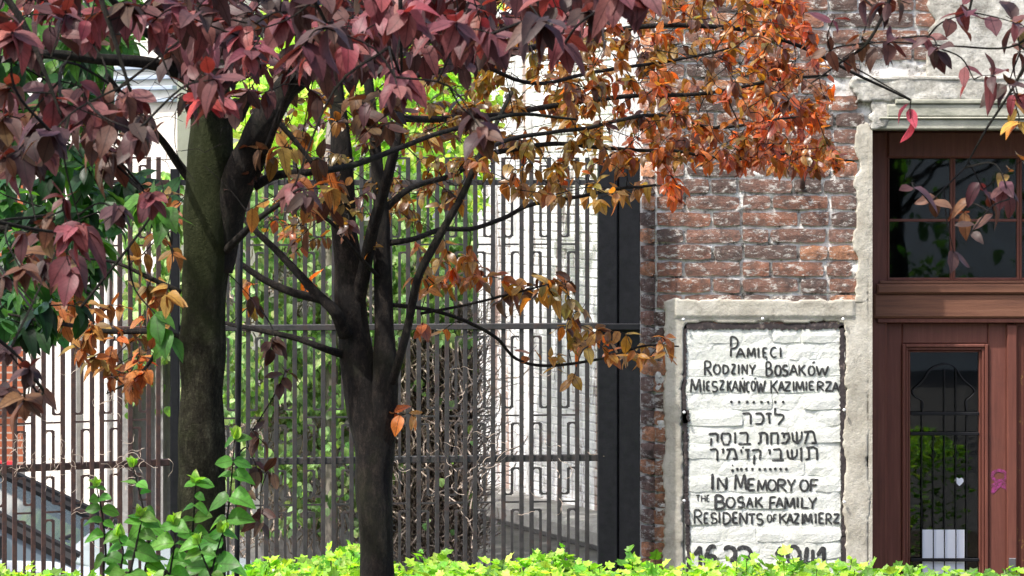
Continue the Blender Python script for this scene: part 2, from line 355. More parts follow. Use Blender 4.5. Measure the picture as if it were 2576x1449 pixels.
def branch(root, pts, mat, name='branch', sides=8, n=6, wob=.004, bark=0, samples=None):
    # pts rows: px, py, distance, radius in measured pixels
    c = crom([(*P(a, b, D), r*K*D) for a, b, D, r in pts], n); V3 = []; R = []
    for i, q in enumerate(c):
        p = Vector(q[:3])+Vector(noise.noise_vector(Vector(q[:3])*6))*wob; V3.append(p); R.append(max(q[3], .0008))
        if samples is not None: samples.append((p, R[-1]))
    mb = MB().tube(V3, R, sides)
    if bark:
        for i, v in enumerate(mb.v):
            v = Vector(v); j = min(i//sides, len(V3)-1); d = (v-V3[j])
            k = 1+bark*(noise.noise(v*9)*1.4+noise.noise(Vector((v.x*40, v.y*40, v.z*9)))*.7); mb.v[i] = tuple(V3[j]+d*k)
    return mb.build(name, mat, root, True)
CACHE = {}
def twigs_to(mb, samples, tip, r=.0016, rnd=6):
    # join a tip to the nearest wood; the new twig can carry later ones
    tip = Vector(tip); C_ = CACHE.setdefault(id(samples), [0, np.zeros((40000, 3)), samples])
    if C_[0] < len(samples): C_[1][C_[0]:len(samples)] = [tuple(q[0]) for q in samples[C_[0]:]]; C_[0] = len(samples)
    A = C_[1][:len(samples)]; d = np.linalg.norm(A-np.array(tuple(tip)), axis=1)+np.where(A[:, 2] > tip.z+.35, .15, 0)
    k = int(np.argmin(d*rng.uniform(.9, 1.2, len(d)))); s = Vector(samples[k][0])
    L = (tip-s).length; mid = (s+tip)/2+rv(L*.16)+Vector((0, 0, L*.08))
    c = crom([s, mid, tip], 4); m = len(c); rr = r*min(2.2, .8+L*3)
    mb.tube([Vector(q) for q in c], [rr*(1.25-.75*i/m) for i in range(m)], 4, False)
    for q in c[2:]: samples.append((Vector(q), r))
    return (tip-mid).normalized()
# ------------------------------------------------------------ the ground
def zig(v): return v
MB().box(-400, 400, -60, 800, -.3, 0).build('ground', M['asphalt'], kind='structure')
MB().box(-9, 9, -4.6, -.35, .004, .06).build('planting_bed', M['soil'], kind='structure')
MB().box(-9, 9, -4.75, -4.604, .002, .12).build('kerb', M['grey'], kind='structure')
MB().box(-9, -4.61+9, -10.4, -5.6, .004, .05).build('tree_strip', M['soil'], kind='structure')
# ------------------------------------------------------------ rough slabs of render
def slab(name, mat, parent, x0, x1, z0, z1, y0, th, keep, cell=.009, amp=.004, jag=.012, nscale=7, back=.02, kind=None, extra=None):
    # a coat with an uneven edge: kept cells of a grid, front face displaced, edges turned back to y0
    nx = int((x1-x0)/cell)+1; nz = int((z1-z0)/cell)+1; dx = (x1-x0)/nx; dz = (z1-z0)/nz
    on = {}
    for i in range(nx):
        for j in range(nz):
            x = x0+(i+.5)*dx; z = z0+(j+.5)*dz
            jx = noise.noise(Vector((x*nscale*2.2, 3.3, z*nscale*2.2)))*jag+noise.noise(Vector((x*60, 8, z*60)))*jag*.5
            jz = noise.noise(Vector((x*nscale*2.2, 9.7, z*nscale*2.2)))*jag+noise.noise(Vector((x*60, 1, z*60)))*jag*.5
            if keep(x+jx, z+jz): on[i, j] = 1
    idx = {}; V = []; F = []; edge = {}
    def vid(i, j):
        if (i, j) not in idx: idx[i, j] = len(V); V.append([x0+i*dx, 0, z0+j*dz])
        return idx[i, j]
    eds = []
    for (i, j) in on:
        a, b, c, d = vid(i, j), vid(i+1, j), vid(i+1, j+1), vid(i, j+1); F.append((a, b, c, d))
        for (ni, nj, p, q) in ((i, j-1, a, b), (i+1, j, b, c), (i, j+1, c, d), (i-1, j, d, a)):
            if (ni, nj) not in on: eds.append((p, q)); edge.setdefault(p, []).append(q); edge.setdefault(q, []).append(p)
    for _ in range(2):
        new = {p: ((V[p][0]*2+sum(V[q][0] for q in qs))/(2+len(qs)), (V[p][2]*2+sum(V[q][2] for q in qs))/(2+len(qs))) for p, qs in edge.items()}
        for p, (x, z) in new.items(): V[p][0] = x; V[p][2] = z
    for i, v in enumerate(V):
        h = noise.fractal(Vector((v[0]*nscale, 5, v[2]*nscale)), 1, 2.1, 5)*amp*1.6+noise.noise(Vector((v[0]*70, 2, v[2]*70)))*amp*.35
        if extra: h += extra(v[0], v[2])
        v[1] = y0-th-h+(th*.2 if i in edge else 0)
    nb = {}
    for p, q in eds:
        for r in (p, q):
            if r not in nb: nb[r] = len(V); V.append([V[r][0], y0+back, V[r][2]])
        F.append((q, p, nb[p], nb[q]))
    return link(name, mesh(name, V, F, mat, True), parent, kind=kind)
DD = [14.0]
def px2(x, y, D=None): p = P(x, y, D or DD[0]); return p.x, p.z
def X(px, D=None): return (px-1288)*K*(D or DD[0])
def Z(py, D=None): return EYE-(py-HY)*K*(D or DD[0])
# ------------------------------------------------------------ brick building on the right
bld = empty('brick_building', (X(2100), .3, 0), 'old red brick building with a painted memorial panel beside its brown door', 'building')
DX0, DX1 = X(2194), X(2890); DZ1 = Z(326)
PX0, PX1 = X(1724), X(2117); PZ1 = Z(822); PZ0 = Z(1600)
CX = X(1648)           # the corner of the front
# solid core behind the facing
cm = MB()
cm.box(CX+.02, DX0-.02, .035, .45, 0, 6.5); cm.box(DX0-.02, DX1+.02, .035, .45, DZ1+.02, 6.5); cm.box(DX1+.02, 5.2, .035, .45, 0, 6.5)
cm.box(CX+.02, 5.2, 3.5, 4.0, 0, 6.5); cm.box(CX+.08, CX+.4, .451, 3.499, 0, 6.5); cm.box(4.9, 5.2, .451, 3.499, 0, 6.5); cm.box(CX+.02, 5.2, -.0, 4, 6.501, 6.6)
cm.build('wall', M['mortar'], bld)
def in_wall(x, z):
    if x < CX or x > 5.1 or z > 4.4 or z < 0.02: return False
    if DX0-.02 < x < DX1+.02 and z < DZ1+.01: return False
    return True
def mort(x, z): return max(0, noise.fractal(Vector((x*11, 1.7, z*21)), 1, 2.2, 4))*.019
slab('mortar', M['mortar'], bld, CX, X(2400), Z(1620), Z(-120), .034, .018,
     lambda x, z: in_wall(x, z) and not (PX0-.01 < x < PX1+.01 and z < PZ1+.01), cell=.0095, amp=.0035, jag=.004, extra=mort)
# brick meshes: rough chamfered blocks, shared
def brick_mesh(nx=4, nz=2):
    V = []; F = []; b = .07
    for j in range(nz+1):
        for i in range(nx+1):
            x = i/nx-.5; z = j/nz-.5
            e = (i in (0, nx)) or (j in (0, nz)); cn = (i in (0, nx)) and (j in (0, nz))
            jx = random.uniform(-.018, .018)+(.02*(-1 if i else 1) if cn else 0); jz = random.uniform(-.05, .05)+(.07*(-1 if j else 1) if cn else 0)
            V.append((x+jx, random.uniform(-.06, .06)+(.08+random.random()*.14 if e else 0), z+jz))
    rim = [i for i in range(nx+1)]+[(j+1)*(nx+1)+nx for j in range(nz)]+[nz*(nx+1)+nx-1-i for i in range(nx)]+[(nz-1-j)*(nx+1) for j in range(nz-1)]
    for j in range(nz):
        for i in range(nx): a = j*(nx+1)+i; F.append((a, a+1, a+nx+2, a+nx+1))
    n = len(V)
    for r in rim: v = V[r]; V.append((v[0]*1.01, 1, v[2]*1.01))
    m = len(rim)
    for k in range(m): k2 = (k+1) % m; F.append((rim[k2], rim[k], n+k, n+k2))
    return V, F
def mk_brick_meshes(mat, n=10, nm='brick'):
    out = []
    for _ in range(n):
        V, F = brick_mesh(); out.append(mesh(nm, V, F, mat, False))
    return out
BM = mk_brick_meshes(M['brick'], 12); WBM = mk_brick_meshes(M['white_paint'], 12)
def put_brick(parent, x0, x1, z0, z1, y, col, meshes, proud=.02, rot=0, hidden_by=None):
    o = bpy.data.objects.new('brick', random.choice(meshes)); COL.objects.link(o); o.parent = parent
    base = world_loc(parent)
    o.location = Vector(((x0+x1)/2, y, (z0+z1)/2))-base; o.scale = (x1-x0, proud, z1-z0)
    o.rotation_euler = (random.gauss(0, .006), random.gauss(0, .008), rot+random.gauss(0, .012)); o.color = (*col, 1)
    return o
def brick_col(x, z, warm=0):
    r = random.random()
    if r < .04+warm: c = (.34, .16, .085)
    elif r < .28: c = (.27, .125, .08)
    elif r < .66: c = (.185, .1, .074)
    else: c = (.115, .075, .062)
    k = random.uniform(.85, 1.25); return tuple(v*k for v in c)
CH = 41.7*K*14; Zj = Z(864.2)           # course height; one bed joint
J = .013
row0 = int((Z(1470)-Zj)/CH)-1; row1 = int((Z(-40)-Zj)/CH)+1
def keep_brick(xa, xb, za, zb):
    xm = (xa+xb)/2; zm = (za+zb)/2
    if zm > Z(190): return xb < X(2385)
    if zm > Z(300): return xb < X(2180)
    if zm < Z(760) and zm > 0: return xb < X(1716) and False
    return xb < X(2188)
# plaster coverage decides which bricks stay out of sight
for r in range(row0, row1+1):
    za = Zj+r*CH; zb = za+CH
    if zb < Z(800): continue
    x = CX+.002+(0 if r % 2 else -.0); seq = r % 2
    if r % 2: widths = [.136]
    else: widths = [.27]
    k = 0
    while x < X(2390):
        wd = (.268 if (k+r) % 2 else .136)*random.uniform(.95, 1.06); k += 1
        xa, xb = x+J/2, x+wd-J/2; x += wd
        if za > Z(300) or xb < X(2176):
            if za <= Z(192) and xb > X(2180): continue
        elif xa < X(2140): xb = X(2174)
        else: continue
        y = random.gauss(-.003, .0025)
        w_ = .3 if Z(630) < zb < Z(600) else 0
        put_brick(bld, xa, xb, za+J/2+random.uniform(-.002, .002), zb-J/2+random.uniform(-.002, .002), y, brick_col(xa, za, w_), BM)
# toothed edge of the front at the corner, seen at an angle
for r in range(row0, row1+1):
    za = Zj+r*CH; zb = za+CH; ang = math.radians(-52)
    warm = .5 if za < Z(850) else .1
    xm = X(1628)+random.uniform(-.004, .006)
    o = put_brick(bld, xm-.05, xm+.05, za+.005, zb-.006, .052, tuple(v*1.9 for v in brick_col(0, 0, warm)), BM, .03, ang)  # brick colour brightened to offset the shadow of the post
    if za < Z(800): put_brick(bld, X(1643)+random.uniform(0, .012), X(1643)+.075, za+.004, zb-.005, .002+random.uniform(0, .01), brick_col(0, 0, .5), BM)
MB().prism([(0, 0), (.01, 0)], 0, 1) if False else None
jm = MB(); jm.v += [(X(1612), .11, 0), (CX+.02, .036, 0), (CX+.02, .036, 6.5), (X(1612), .11, 6.5), (X(1612), 3.9, 0), (X(1612), 3.9, 6.5)]
jm.f += [(0, 1, 2, 3), (4, 0, 3, 5)]; jm.build('side_wall', M['mortar'], bld)
# render band round the panel
def band(x, z):
    xl, xr, zt = X(1672), X(2186), Z(752)
    if not (xl < x < xr and z < zt): return False
    return not (X(1716) < x < X(2124) and z < Z(811))
band_th = lambda x, z: (.006 if z > Z(796) else 0)
b_ = slab('plaster_surround', M['plaster'], bld, X(1655), X(2192), Z(1500), Z(740), -.0, .010, band, cell=.0085, amp=.003, jag=.016, nscale=4, extra=lambda x, z: .008 if (z > Z(797)+.004*noise.noise(Vector((x*9, 0, 0))) and X(1700) < x < X(2150)) else 0)
# render strip up the side of the door opening
slab('door_jamb_render', M['plaster'], bld, X(2120), X(2194), Z(762), Z(300), -.0, .008,
     lambda x, z: x > X(2152)+.012*noise.noise(Vector((0, 4, z*9))) and x < X(2191) and z < Z(308), cell=.0085, amp=.0035, jag=.024)
# worn render over the door head and to the right
slab('worn_render', M['old_plaster'], bld, X(2120), X(2700), Z(262), Z(186), -.006, .024,
     lambda x, z: z < Z(192) and z > Z(256)-.02*noise.noise(Vector((x*6, 0, 0))) and x > X(2140)+.05*noise.noise(Vector((4, 0, z*14))), cell=.0095, amp=.005, jag=.03, nscale=9)
slab('worn_render', M['old_plaster'], bld, X(2330), X(2700), Z(198), Z(-140), -.002, .016,
     lambda x, z: x > X(2350)+(Z(60)-z)*.25*(1 if z > Z(60) else -1.2), cell=.011, amp=.005, jag=.045, nscale=6)
# ledge, then the stepped lintel mouldings
MB().bbox(X(2150), DX1+.35, -.034, .03, Z(203), Z(192), .006).build('drip_ledge', M['old_plaster'], bld)
lt = [(250, 262, -.04), (262.5, 294, -.03), (294.5, 300, -.034), (300.5, 326, -.02)]
for i, (a, b, y) in enumerate(lt):
    MB().bbox(X(2250-i*20) if i < 3 else X(2194), DX1+.3, y, .034, Z(b), Z(a), .006).build('lintel_moulding', M['lintel'], bld)
slab('worn_render', M['old_plaster'], bld, X(2150), X(2300), Z(326), Z(240), -.012, .012, lambda x, z: x < X(2280)-(Z(240)-z)*.9+.02 and x > X(2190), cell=.0095, amp=.005, jag=.025, nscale=12)
# reveal linings
MB().box(DX0-.018, DX0, -.01, .44, 0, DZ1).build('door_reveal', M['plaster'], bld)
MB().box(DX0, DX1, .003, .44, DZ1, DZ1+.019).build('door_soffit', M['lintel'], bld)
MB().box(DX1, DX1+.02, -.01, .44, 0, DZ1+.02).build('door_reveal', M['plaster'], bld)
MB().box(DX1+.02, 5.1, .0, .034, 0, 4.4).build('plain_render', M['plaster'], bld)
# ------------------------------------------------------------ the memorial panel
panel = MB().box(PX0-.004, PX1+.004, .012, .034, PZ0, PZ1).build('memorial_panel', M['white_paint'], bld)
panel['label'] = 'whitewashed brick panel hand lettered in Polish, Hebrew and English'
pb = []
pm = slab('painted_joints', M['white_paint'], panel, PX0, PX1, Z(1500), PZ1, .012, .009, lambda x, z: True, cell=.0085, amp=.0035, jag=0,
     extra=lambda x, z: max(0, noise.fractal(Vector((x*7, 31.7, z*9)), 1, 2.2, 4)-.12)*.007-.002)
pb.append(pm)
for r in range(row0-2, row1):
    za = Zj+r*CH; zb = min(za+CH, PZ1)
    if za > PZ1-.02: continue
    if zb < Z(1480): continue
    x = PX0; k = r
    while x < PX1-.02:
        wd = (.14 if (k % 3) else .2)*random.uniform(.92, 1.1) if (k*7+r) % 5 else .27; k += 1
        xb = min(x+wd, PX1)
        if PX1-xb < .05: xb = PX1
        o = put_brick(panel, x+.003, xb-.003, za+.003, zb-.0045, .0+random.gauss(0, .002), (1, 1, 1), WBM, .02); pb.append(o); x = xb
bpy.context.view_layer.update()
bv = []; bf = []
for o in pb:
    n = len(bv); mw = o.matrix_world; bv += [mw @ v.co for v in o.data.vertices]; bf += [tuple(n+i for i in p.vertices) for p in o.data.polygons]
BVH = BVHTree.FromPolygons(bv, bf)
def front_y(x, z):
    h = BVH.ray_cast(Vector((x, -1, z)), Vector((0, 1, 0))); return h[0].y if h[0] else .0
class Paint:
    # brush strokes laid on the uneven panel
    def __init__(s): s.v = []; s.f = []
    def stroke(s, pts, wd, taper=True, dry=.14):
        c = []; 
        for a, b in zip(pts[:-1], pts[1:]):
            L = math.hypot(b[0]-a[0], b[1]-a[1]); n = max(1, int(L/.005))
            for i in range(n): c.append((a[0]+(b[0]-a[0])*i/n, a[1]+(b[1]-a[1])*i/n))
        c.append(pts[-1]); m = len(c)
        if m < 2: return
        ra = random.uniform(0, 99); n0 = len(s.v); rows = []
        for i, p in enumerate(c):
            a = c[max(i-1, 0)]; b = c[min(i+1, m-1)]; tx, tz = b[0]-a[0], b[1]-a[1]; l = math.hypot(tx, tz) or 1; tx /= l; tz /= l
            e = min(i, m-1-i)*.005/(wd*.5); k = math.sqrt(max(0, 1-(1-min(e, 1))**2))*.75+.25
            wL = wd/2*k*(1+dry*1.6*noise.noise(Vector((i*.5, ra, 0)))); wR = wd/2*k*(1+dry*1.6*noise.noise(Vector((i*.5, 0, ra))))
            for q in ((-tz*wL, tx*wL), (0, 0), (tz*wR, -tx*wR)):
                x = p[0]+q[0]; z = p[1]+q[1]; s.v.append((x, z))
        for i in range(m-1):
            a = n0+3*i; s.f += [(a, a+1, a+4, a+3), (a+1, a+2, a+5, a+4)]
    def dot(s, x, z, r):
        n = len(s.v); s.v.append((x, z)); m = 9
        for i in range(m): rr = r*random.uniform(.8, 1.15); s.v.append((x+rr*math.cos(-i*2*math.pi/m), z+rr*math.sin(-i*2*math.pi/m)))
        s.f += [(n, n+1+(i+1) % m, n+1+i) for i in range(m)]
    def build(s, name, mat, parent, off=.0022):
        V = [(x, front_y(x, z)-off, z) for x, z in s.v]
        n = len(V); 
        # press each vertex a little forward where its neighbours stand proud, so paint never sinks
        nb = {}
        for f in s.f:
            for i in f: nb.setdefault(i, set()).update(f)
        V2 = [(v[0], min(V[j][1] for j in nb.get(i, {i}) if abs(V[j][1]-v[1]) < .02), v[2]) for i, v in enumerate(V)]
        VB = [(v[0], v[1]+.0015, v[2]) for v in V2]
        return link(name, mesh(name, V2+VB, s.f+[tuple(n+i for i in reversed(f)) for f in s.f], mat, False), parent)
def arc(cx, cy, rx, ry, a0, a1, n=9): return [(cx+rx*math.cos(math.radians(a0+(a1-a0)*i/n)), cy+ry*math.sin(math.radians(a0+(a1-a0)*i/n))) for i in range(n+1)]
# unit-box stroke letters, y down
G = {
 'A': [[(0, 1), (.5, 0)], [(.5, 0), (1, 1)], [(.2, .66), (.82, .62)]], 'M': [[(0, 1), (.1, 0)], [(.1, 0), (.5, .85)], [(.5, .85), (.86, 0)], [(.86, 0), (1, 1)]],
 'I': [[(.5, 0), (.5, 1)]], 'E': [[(.1, 0), (.1, 1)], [(.05, .03), (.95, 0)], [(.1, .5), (.8, .47)], [(.1, .97), (1, .94)]],
 'C': [arc(.6, .5, .55, .5, -50, -310)], 'P': [[(.12, 0), (.12, 1)], [(.05, .02)]+arc(.35, .3, .6, .29, -90, 90)+[(.12, .6)]],
 'R': [[(.1, 0), (.1, 1)], [(.05, .04)]+arc(.38, .26, .48, .23, -90, 90)+[(.12, .5)], [(.3, .5), (1, 1)]],
 'O': [arc(.5, .5, .5, .5, -90, 275, 16)], 'D': [[(.1, 0), (.1, 1)], [(.0, .03)]+arc(.3, .5, .68, .47, -85, 85, 10)+[(.05, .97)]],
 'Z': [[(.02, .04), (.95, .02)], [(.95, .02), (.02, .97)], [(.02, .97), (1, .95)]], 'N': [[(.05, 1), (.08, 0)], [(.08, 0), (.92, 1)], [(.92, 1), (.95, 0)]],
 'Y': [[(0, 0), (.5, .5)], [(1, 0), (.5, .5), (.45, 1)]], 'B': [[(.1, 0), (.1, 1)], [(.05, .03)]+arc(.4, .24, .4, .22, -90, 90, 7)+[(.15, .46)], [(.15, .47)]+arc(.42, .72, .56, .26, -90, 90, 8)+[(.05, .99)]],
 'S': [arc(.52, .26, .42, .24, -30, -265, 9)+arc(.48, .74, .46, .25, -85, 150, 10)], 'K': [[(.08, 0), (.08, 1)], [(.9, 0), (.12, .55)], [(.3, .45), (1, 1)]],
 'W': [[(0, 0), (.25, 1)], [(.25, 1), (.5, .2)], [(.5, .2), (.72, 1)], [(.72, 1), (1, 0)]], 'F': [[(.15, 0), (.1, 1)], [(.05, .04), (1, .0)], [(.12, .5), (.85, .44)]],
 'T': [[(0, .04), (1, 0)], [(.5, .02), (.5, 1)]], 'H': [[(.08, 0), (.05, 1)], [(.95, 0), (.95, 1)], [(.05, .5), (.95, .48)]], 'L': [[(.15, 0), (.1, 1)], [(.08, .97), (1, .95)]],
 '1': [[(0, .35), (.8, 0)], [(.8, 0), (.8, 1)]], '6': [arc(.6, .5, .55, .5, -60, -180, 8)+arc(.5, .68, .48, .32, 180, -180, 12)], '3': [arc(.45, .27, .5, .26, -150, 90, 9), arc(.45, .74, .52, .25, -90, 140, 9)],
 '9': [arc(.5, .35, .46, .34, 0, -360, 14), [(.96, .3), (.92, .6), (.6, 1)]], '4': [[(.2, 0), (0, .65), (1, .62)], [(.75, .1), (.75, 1)]],
 'resh': [[(0, .05), (.75, .0), (.98, .18), (.95, 1)]], 'kaf': [[(.05, .03), (.75, .0)]+arc(.55, .5, .45, .48, -70, 80, 8)+[(.05, .97)]],
 'zayin': [[(0, .06), (1, .02)], [(.55, .03), (.65, 1)]], 'lamed': [[(.08, 0), (.05, .38), (.95, .42)], [(.95, .42), (.9, .62), (.35, 1)]],
 'qof': [[(0, .08), (.75, .03), (1, .15), (.92, .7)], [(.32, .36), (.25, 1)]], 'samekh': [[(.0, .05), (.95, .03)], [(.08, .04), (.0, .5), (.25, .95), (.75, .97), (1, .6), (.95, .05)]],
 'vav': [[(0, .03), (.6, 0), (.6, 1)]], 'bet': [[(.08, .04), (.6, 0), (.72, .15), (.7, .93)], [(0, .97), (1, .95)]],
 'tav': [[(.08, .06), (.7, 0), (.98, .15), (1, 1)], [(.32, .05), (.36, .85), (.02, .95)]], 'het': [[(0, .05), (.85, .02), (.97, .15), (.95, 1)], [(.15, .05), (.15, 1)]],
 'pe': [[(.3, .48), (.42, .1), (.85, .05), (1, .5), (.6, .95), (0, .93)], [(.0, .06), (.42, .06)], [(.2, .42), (.5, .42)]], 'shin': [[(.02, .08), (.12, .7), (.5, .98)], [(.45, .02), (.5, .95)], [(.95, .02), (.9, .6), (.5, .98)]],
 'mem': [[(.0, .08), (.65, .02), (.8, .12), (1, .92), (.62, .88)], [(.38, .08), (.08, 1)]], 'yod': [[(.1, .05), (.9, .0), (.8, 1)]], 'tick': [[(1, 0), (0, 1)]],
}
tx = Paint()
def pc(zx, zy, oy): return px2((1880+zx/5.367)*.90576, (oy+zy/5.367)*.90576)
def write(oy, items, wd):
    for it in items:
        tx = Paint(); g, x0, x1, y0, y1 = it[:5]; ww = (it[5] if len(it) > 5 else wd)/5.367*.90576*K*14
        for st in G[g]:
            tx.stroke([pc(x0+(x1-x0)*a+random.uniform(-2, 2), y0+(y1-y0)*b+random.uniform(-2, 2), oy) for a, b in st], ww*random.uniform(.95, 1.15))
        tx.build('letter' if g != 'tick' else 'accent', M['letter'], panel)
write(900, [('P', 790, 915, 185, 490), ('A', 882, 1015, 355, 500), ('M', 1050, 1170, 350, 500), ('I', 1200, 1230, 350, 505), ('E', 1278, 1350, 355, 500), ('tick', 1330, 1350, 510, 545, 20), ('C', 1392, 1490, 350, 495), ('I', 1530, 1560, 350, 500),
  ('R', 405, 520, 545, 765), ('O', 548, 648, 605, 745), ('D', 680, 770, 610, 745), ('Z', 808, 878, 600, 745), ('I', 905, 935, 600, 745), ('N', 968, 1052, 600, 750), ('Y', 1078, 1170, 600, 755),
  ('B', 1320, 1420, 560, 775), ('O', 1462, 1548, 615, 770), ('S', 1570, 1655, 610, 770), ('A', 1680, 1800, 605, 770), ('K', 1815, 1925, 605, 770), ('O', 1960, 2050, 625, 765), ('tick', 2015, 2055, 555, 585), ('W', 2075, 2255, 620, 770)], 29)
write(900, [('M', 205, 355, 815, 1020, 32), ('I', 385, 415, 830, 1005), ('E', 442, 495, 855, 995), ('S', 515, 610, 850, 1010), ('Z', 632, 712, 840, 985), ('K', 750, 820, 840, 1005), ('A', 828, 912, 840, 1000), ('N', 935, 1008, 840, 1020), ('tick', 962, 995, 795, 820, 22),
  ('C', 1032, 1085, 860, 1010), ('O', 1108, 1168, 850, 990), ('tick', 1150, 1185, 800, 825, 22), ('W', 1188, 1318, 840, 1025), ('K', 1395, 1512, 835, 1035), ('A', 1515, 1600, 850, 1000), ('Z', 1600, 1700, 860, 1000), ('I', 1720, 1755, 850, 1000),
  ('M', 1775, 1892, 850, 1000), ('I', 1915, 1945, 850, 1000), ('E', 1965, 2050, 855, 985), ('R', 2085, 2195, 855, 1000), ('Z', 2205, 2315, 860, 1005), ('A', 2320, 2415, 865, 1015)], 27)
write(1130, [('resh', 975, 1105, 95, 265), ('kaf', 1160, 1290, 95, 260), ('zayin', 1320, 1412, 95, 255), ('lamed', 1455, 1600, 12, 270),
  ('qof', 468, 612, 390, 585), ('samekh', 662, 800, 390, 565), ('vav', 845, 885, 390, 560), ('bet', 912, 1108, 385, 560), ('tav', 1200, 1345, 385, 560), ('het', 1385, 1510, 385, 565), ('pe', 1550, 1680, 385, 550), ('shin', 1712, 1868, 360, 555), ('mem', 1888, 2072, 360, 555),
  ('resh', 485, 608, 630, 810), ('yod', 662, 692, 630, 700), ('mem', 730, 895, 625, 790), ('yod', 930, 965, 640, 695), ('tick', 970, 998, 592, 615, 22), ('zayin', 1008, 1090, 632, 790), ('qof', 1115, 1248, 630, 862), ('yod', 1350, 1392, 640, 712), ('bet', 1415, 1600, 630, 800), ('shin', 1640, 1800, 622, 795), ('vav', 1828, 1872, 612, 815), ('tav', 1908, 2090, 600, 802)], 31)
write(1310, [('I', 515, 545, 30, 270, 38), ('N', 600, 752, 85, 270), ('M', 865, 1032, 38, 275, 34), ('E', 1055, 1165, 105, 285), ('M', 1202, 1342, 120, 295), ('O', 1358, 1478, 120, 285), ('R', 1492, 1635, 110, 300), ('Y', 1645, 1765, 112, 310), ('O', 1838, 1958, 122, 288), ('F', 1980, 2110, 115, 300),
  ('T', 282, 348, 348, 440, 18), ('H', 362, 425, 350, 448, 18), ('E', 443, 488, 350, 445, 18), ('B', 560, 715, 350, 560, 38), ('O', 735, 862, 382, 535), ('S', 900, 1010, 375, 535, 36), ('A', 1038, 1132, 380, 535), ('K', 1165, 1282, 372, 535), ('F', 1375, 1478, 375, 562), ('A', 1475, 1582, 380, 530), ('M', 1608, 1758, 382, 562, 33), ('I', 1785, 1815, 380, 540, 34), ('L', 1850, 1965, 382, 548), ('Y', 1962, 2085, 380, 562),
  ('R', 250, 382, 562, 780, 26), ('E', 400, 472, 615, 775, 26), ('S', 498, 602, 612, 775, 26), ('I', 620, 645, 600, 770, 28), ('D', 680, 802, 605, 785), ('E', 828, 912, 605, 770), ('N', 932, 1048, 608, 782), ('T', 1062, 1170, 630, 785), ('S', 1182, 1288, 625, 792, 26), ('O', 1348, 1412, 642, 750, 22), ('F', 1432, 1492, 640, 752, 22), ('K', 1528, 1642, 618, 780), ('A', 1640, 1732, 622, 775), ('Z', 1738, 1825, 625, 775), ('I', 1855, 1885, 620, 790), ('M', 1898, 2012, 622, 775), ('I', 2055, 2080, 620, 775), ('E', 2112, 2195, 615, 775), ('R', 2215, 2312, 620, 790, 25), ('Z', 2328, 2428, 630, 770)], 30)
write(1310, [('1', 265, 370, 1110, 1500, 55), ('6', 430, 600, 1110, 1500, 62), ('3', 700, 880, 1120, 1500, 62), ('3', 895, 1115, 1120, 1500, 62), ('1', 1480, 1575, 1120, 1500, 60), ('9', 1645, 1840, 1115, 1500, 65), ('4', 1915, 2060, 1120, 1500, 58), ('1', 2090, 2215, 1120, 1500, 58)], 55)
sc_ = .90576/5.367*K*14
for x in (810, 925, 1045, 1145, 1260, 1360, 1465, 1585): tx = Paint(); tx.dot(*pc(x, 1162, 900), 22*sc_); tx.build('dot', M['letter'], panel)
for x, y in ((830, 950), (830, 872), (900, 930), (960, 930), (1035, 928), (1125, 930), (1235, 932), (1310, 930), (1390, 930), (1465, 925), (1545, 928), (1630, 930)): tx = Paint(); tx.dot(*pc(x, y, 1130), (23 if y != 872 else 12)*sc_); tx.build('dot', M['letter'], panel)
bd = Paint(); kk = K*14
bd.stroke([px2(1721, 812), px2(1722, 900), px2(1719, 980), px2(1726, 1120), px2(1727, 1250), px2(1730, 1350), px2(1733, 1480)], 11*kk, dry=.5)
bd.stroke([px2(1722, 1030), px2(1724, 1065)], 20*kk, dry=.5)
bd.stroke([px2(2118, 818), px2(2119, 1000), px2(2122, 1200), px2(2123, 1350), px2(2123, 1480)], 13*kk, dry=.35)
bd.stroke([px2(1716, 821), px2(1900, 820), px2(2000, 822), px2(2124, 819)], 15*kk, dry=.45)
bd.build('painted_border', M['border'], panel, .004)
for px_, py_ in ((1718, 803), (1917, 801), (1720, 1036), (1720, 1258), (2119, 802), (2122, 1030), (2122, 1261)):
    p = px2(px_, py_); sm = bmesh.new(); bmesh.ops.create_uvsphere(sm, u_segments=10, v_segments=6, radius=.0075); me = bpy.data.meshes.new('stud'); sm.to_mesh(me); sm.free()
    me.materials.append(M['white']); me.polygons.foreach_set('use_smooth', [True]*len(me.polygons)); o = link('stud', me, panel); o.location = (p[0], -.03, p[1])
# iron pipe stub sticking out of the bricks
pp = px2(2016, 470); pm_ = MB().tube([(pp[0]+.004, .03, pp[1]), (pp[0]+.002, -.04, pp[1]+.005), (pp[0], -.075, pp[1]+.03), (pp[0]-.002, -.08, pp[1]+.095)], .0125, 12)
pm_.build('pipe_stub', M['rust'], bld, True)
# ------------------------------------------------------------ the door
FY = .32    # face of the door frame, set back in its opening
DD[0] = 14+FY
door = MB().bbox(DX0+.002, X(2232), FY, FY+.12, 0, DZ1-.002, .01).bbox(DX1-.07, DX1-.002, FY, FY+.12, 0, DZ1-.002, .01).bbox(X(2232), DX1-.07, FY, FY+.12, Z(398), DZ1-.002, .01).build('door', M['door'], bld)
door['label'] = 'brown panelled double door with a glazed transom and iron grilles'
MB().bbox(X(2204), DX1-.04, FY-.045, FY+.02, Z(738), Z(714), .008).bbox(X(2212), DX1-.05, FY-.02, FY+.1, Z(714.2), Z(706), .004).build('transom_sill', M['door_worn'], door)
MB().bbox(X(2196), DX1-.01, FY-.03, FY+.1, Z(800), Z(738.5), .01).build('transom_beam', M['door_worn'], door)
MB().bbox(X(2206), DX1-.03, FY-.018, FY+.1, Z(812), Z(800.5), .004).build('transom_beam', M['door'], door)
tw = [(2232, 2398), (2398, 2566), (2566, 2734), (2734, 2852)]
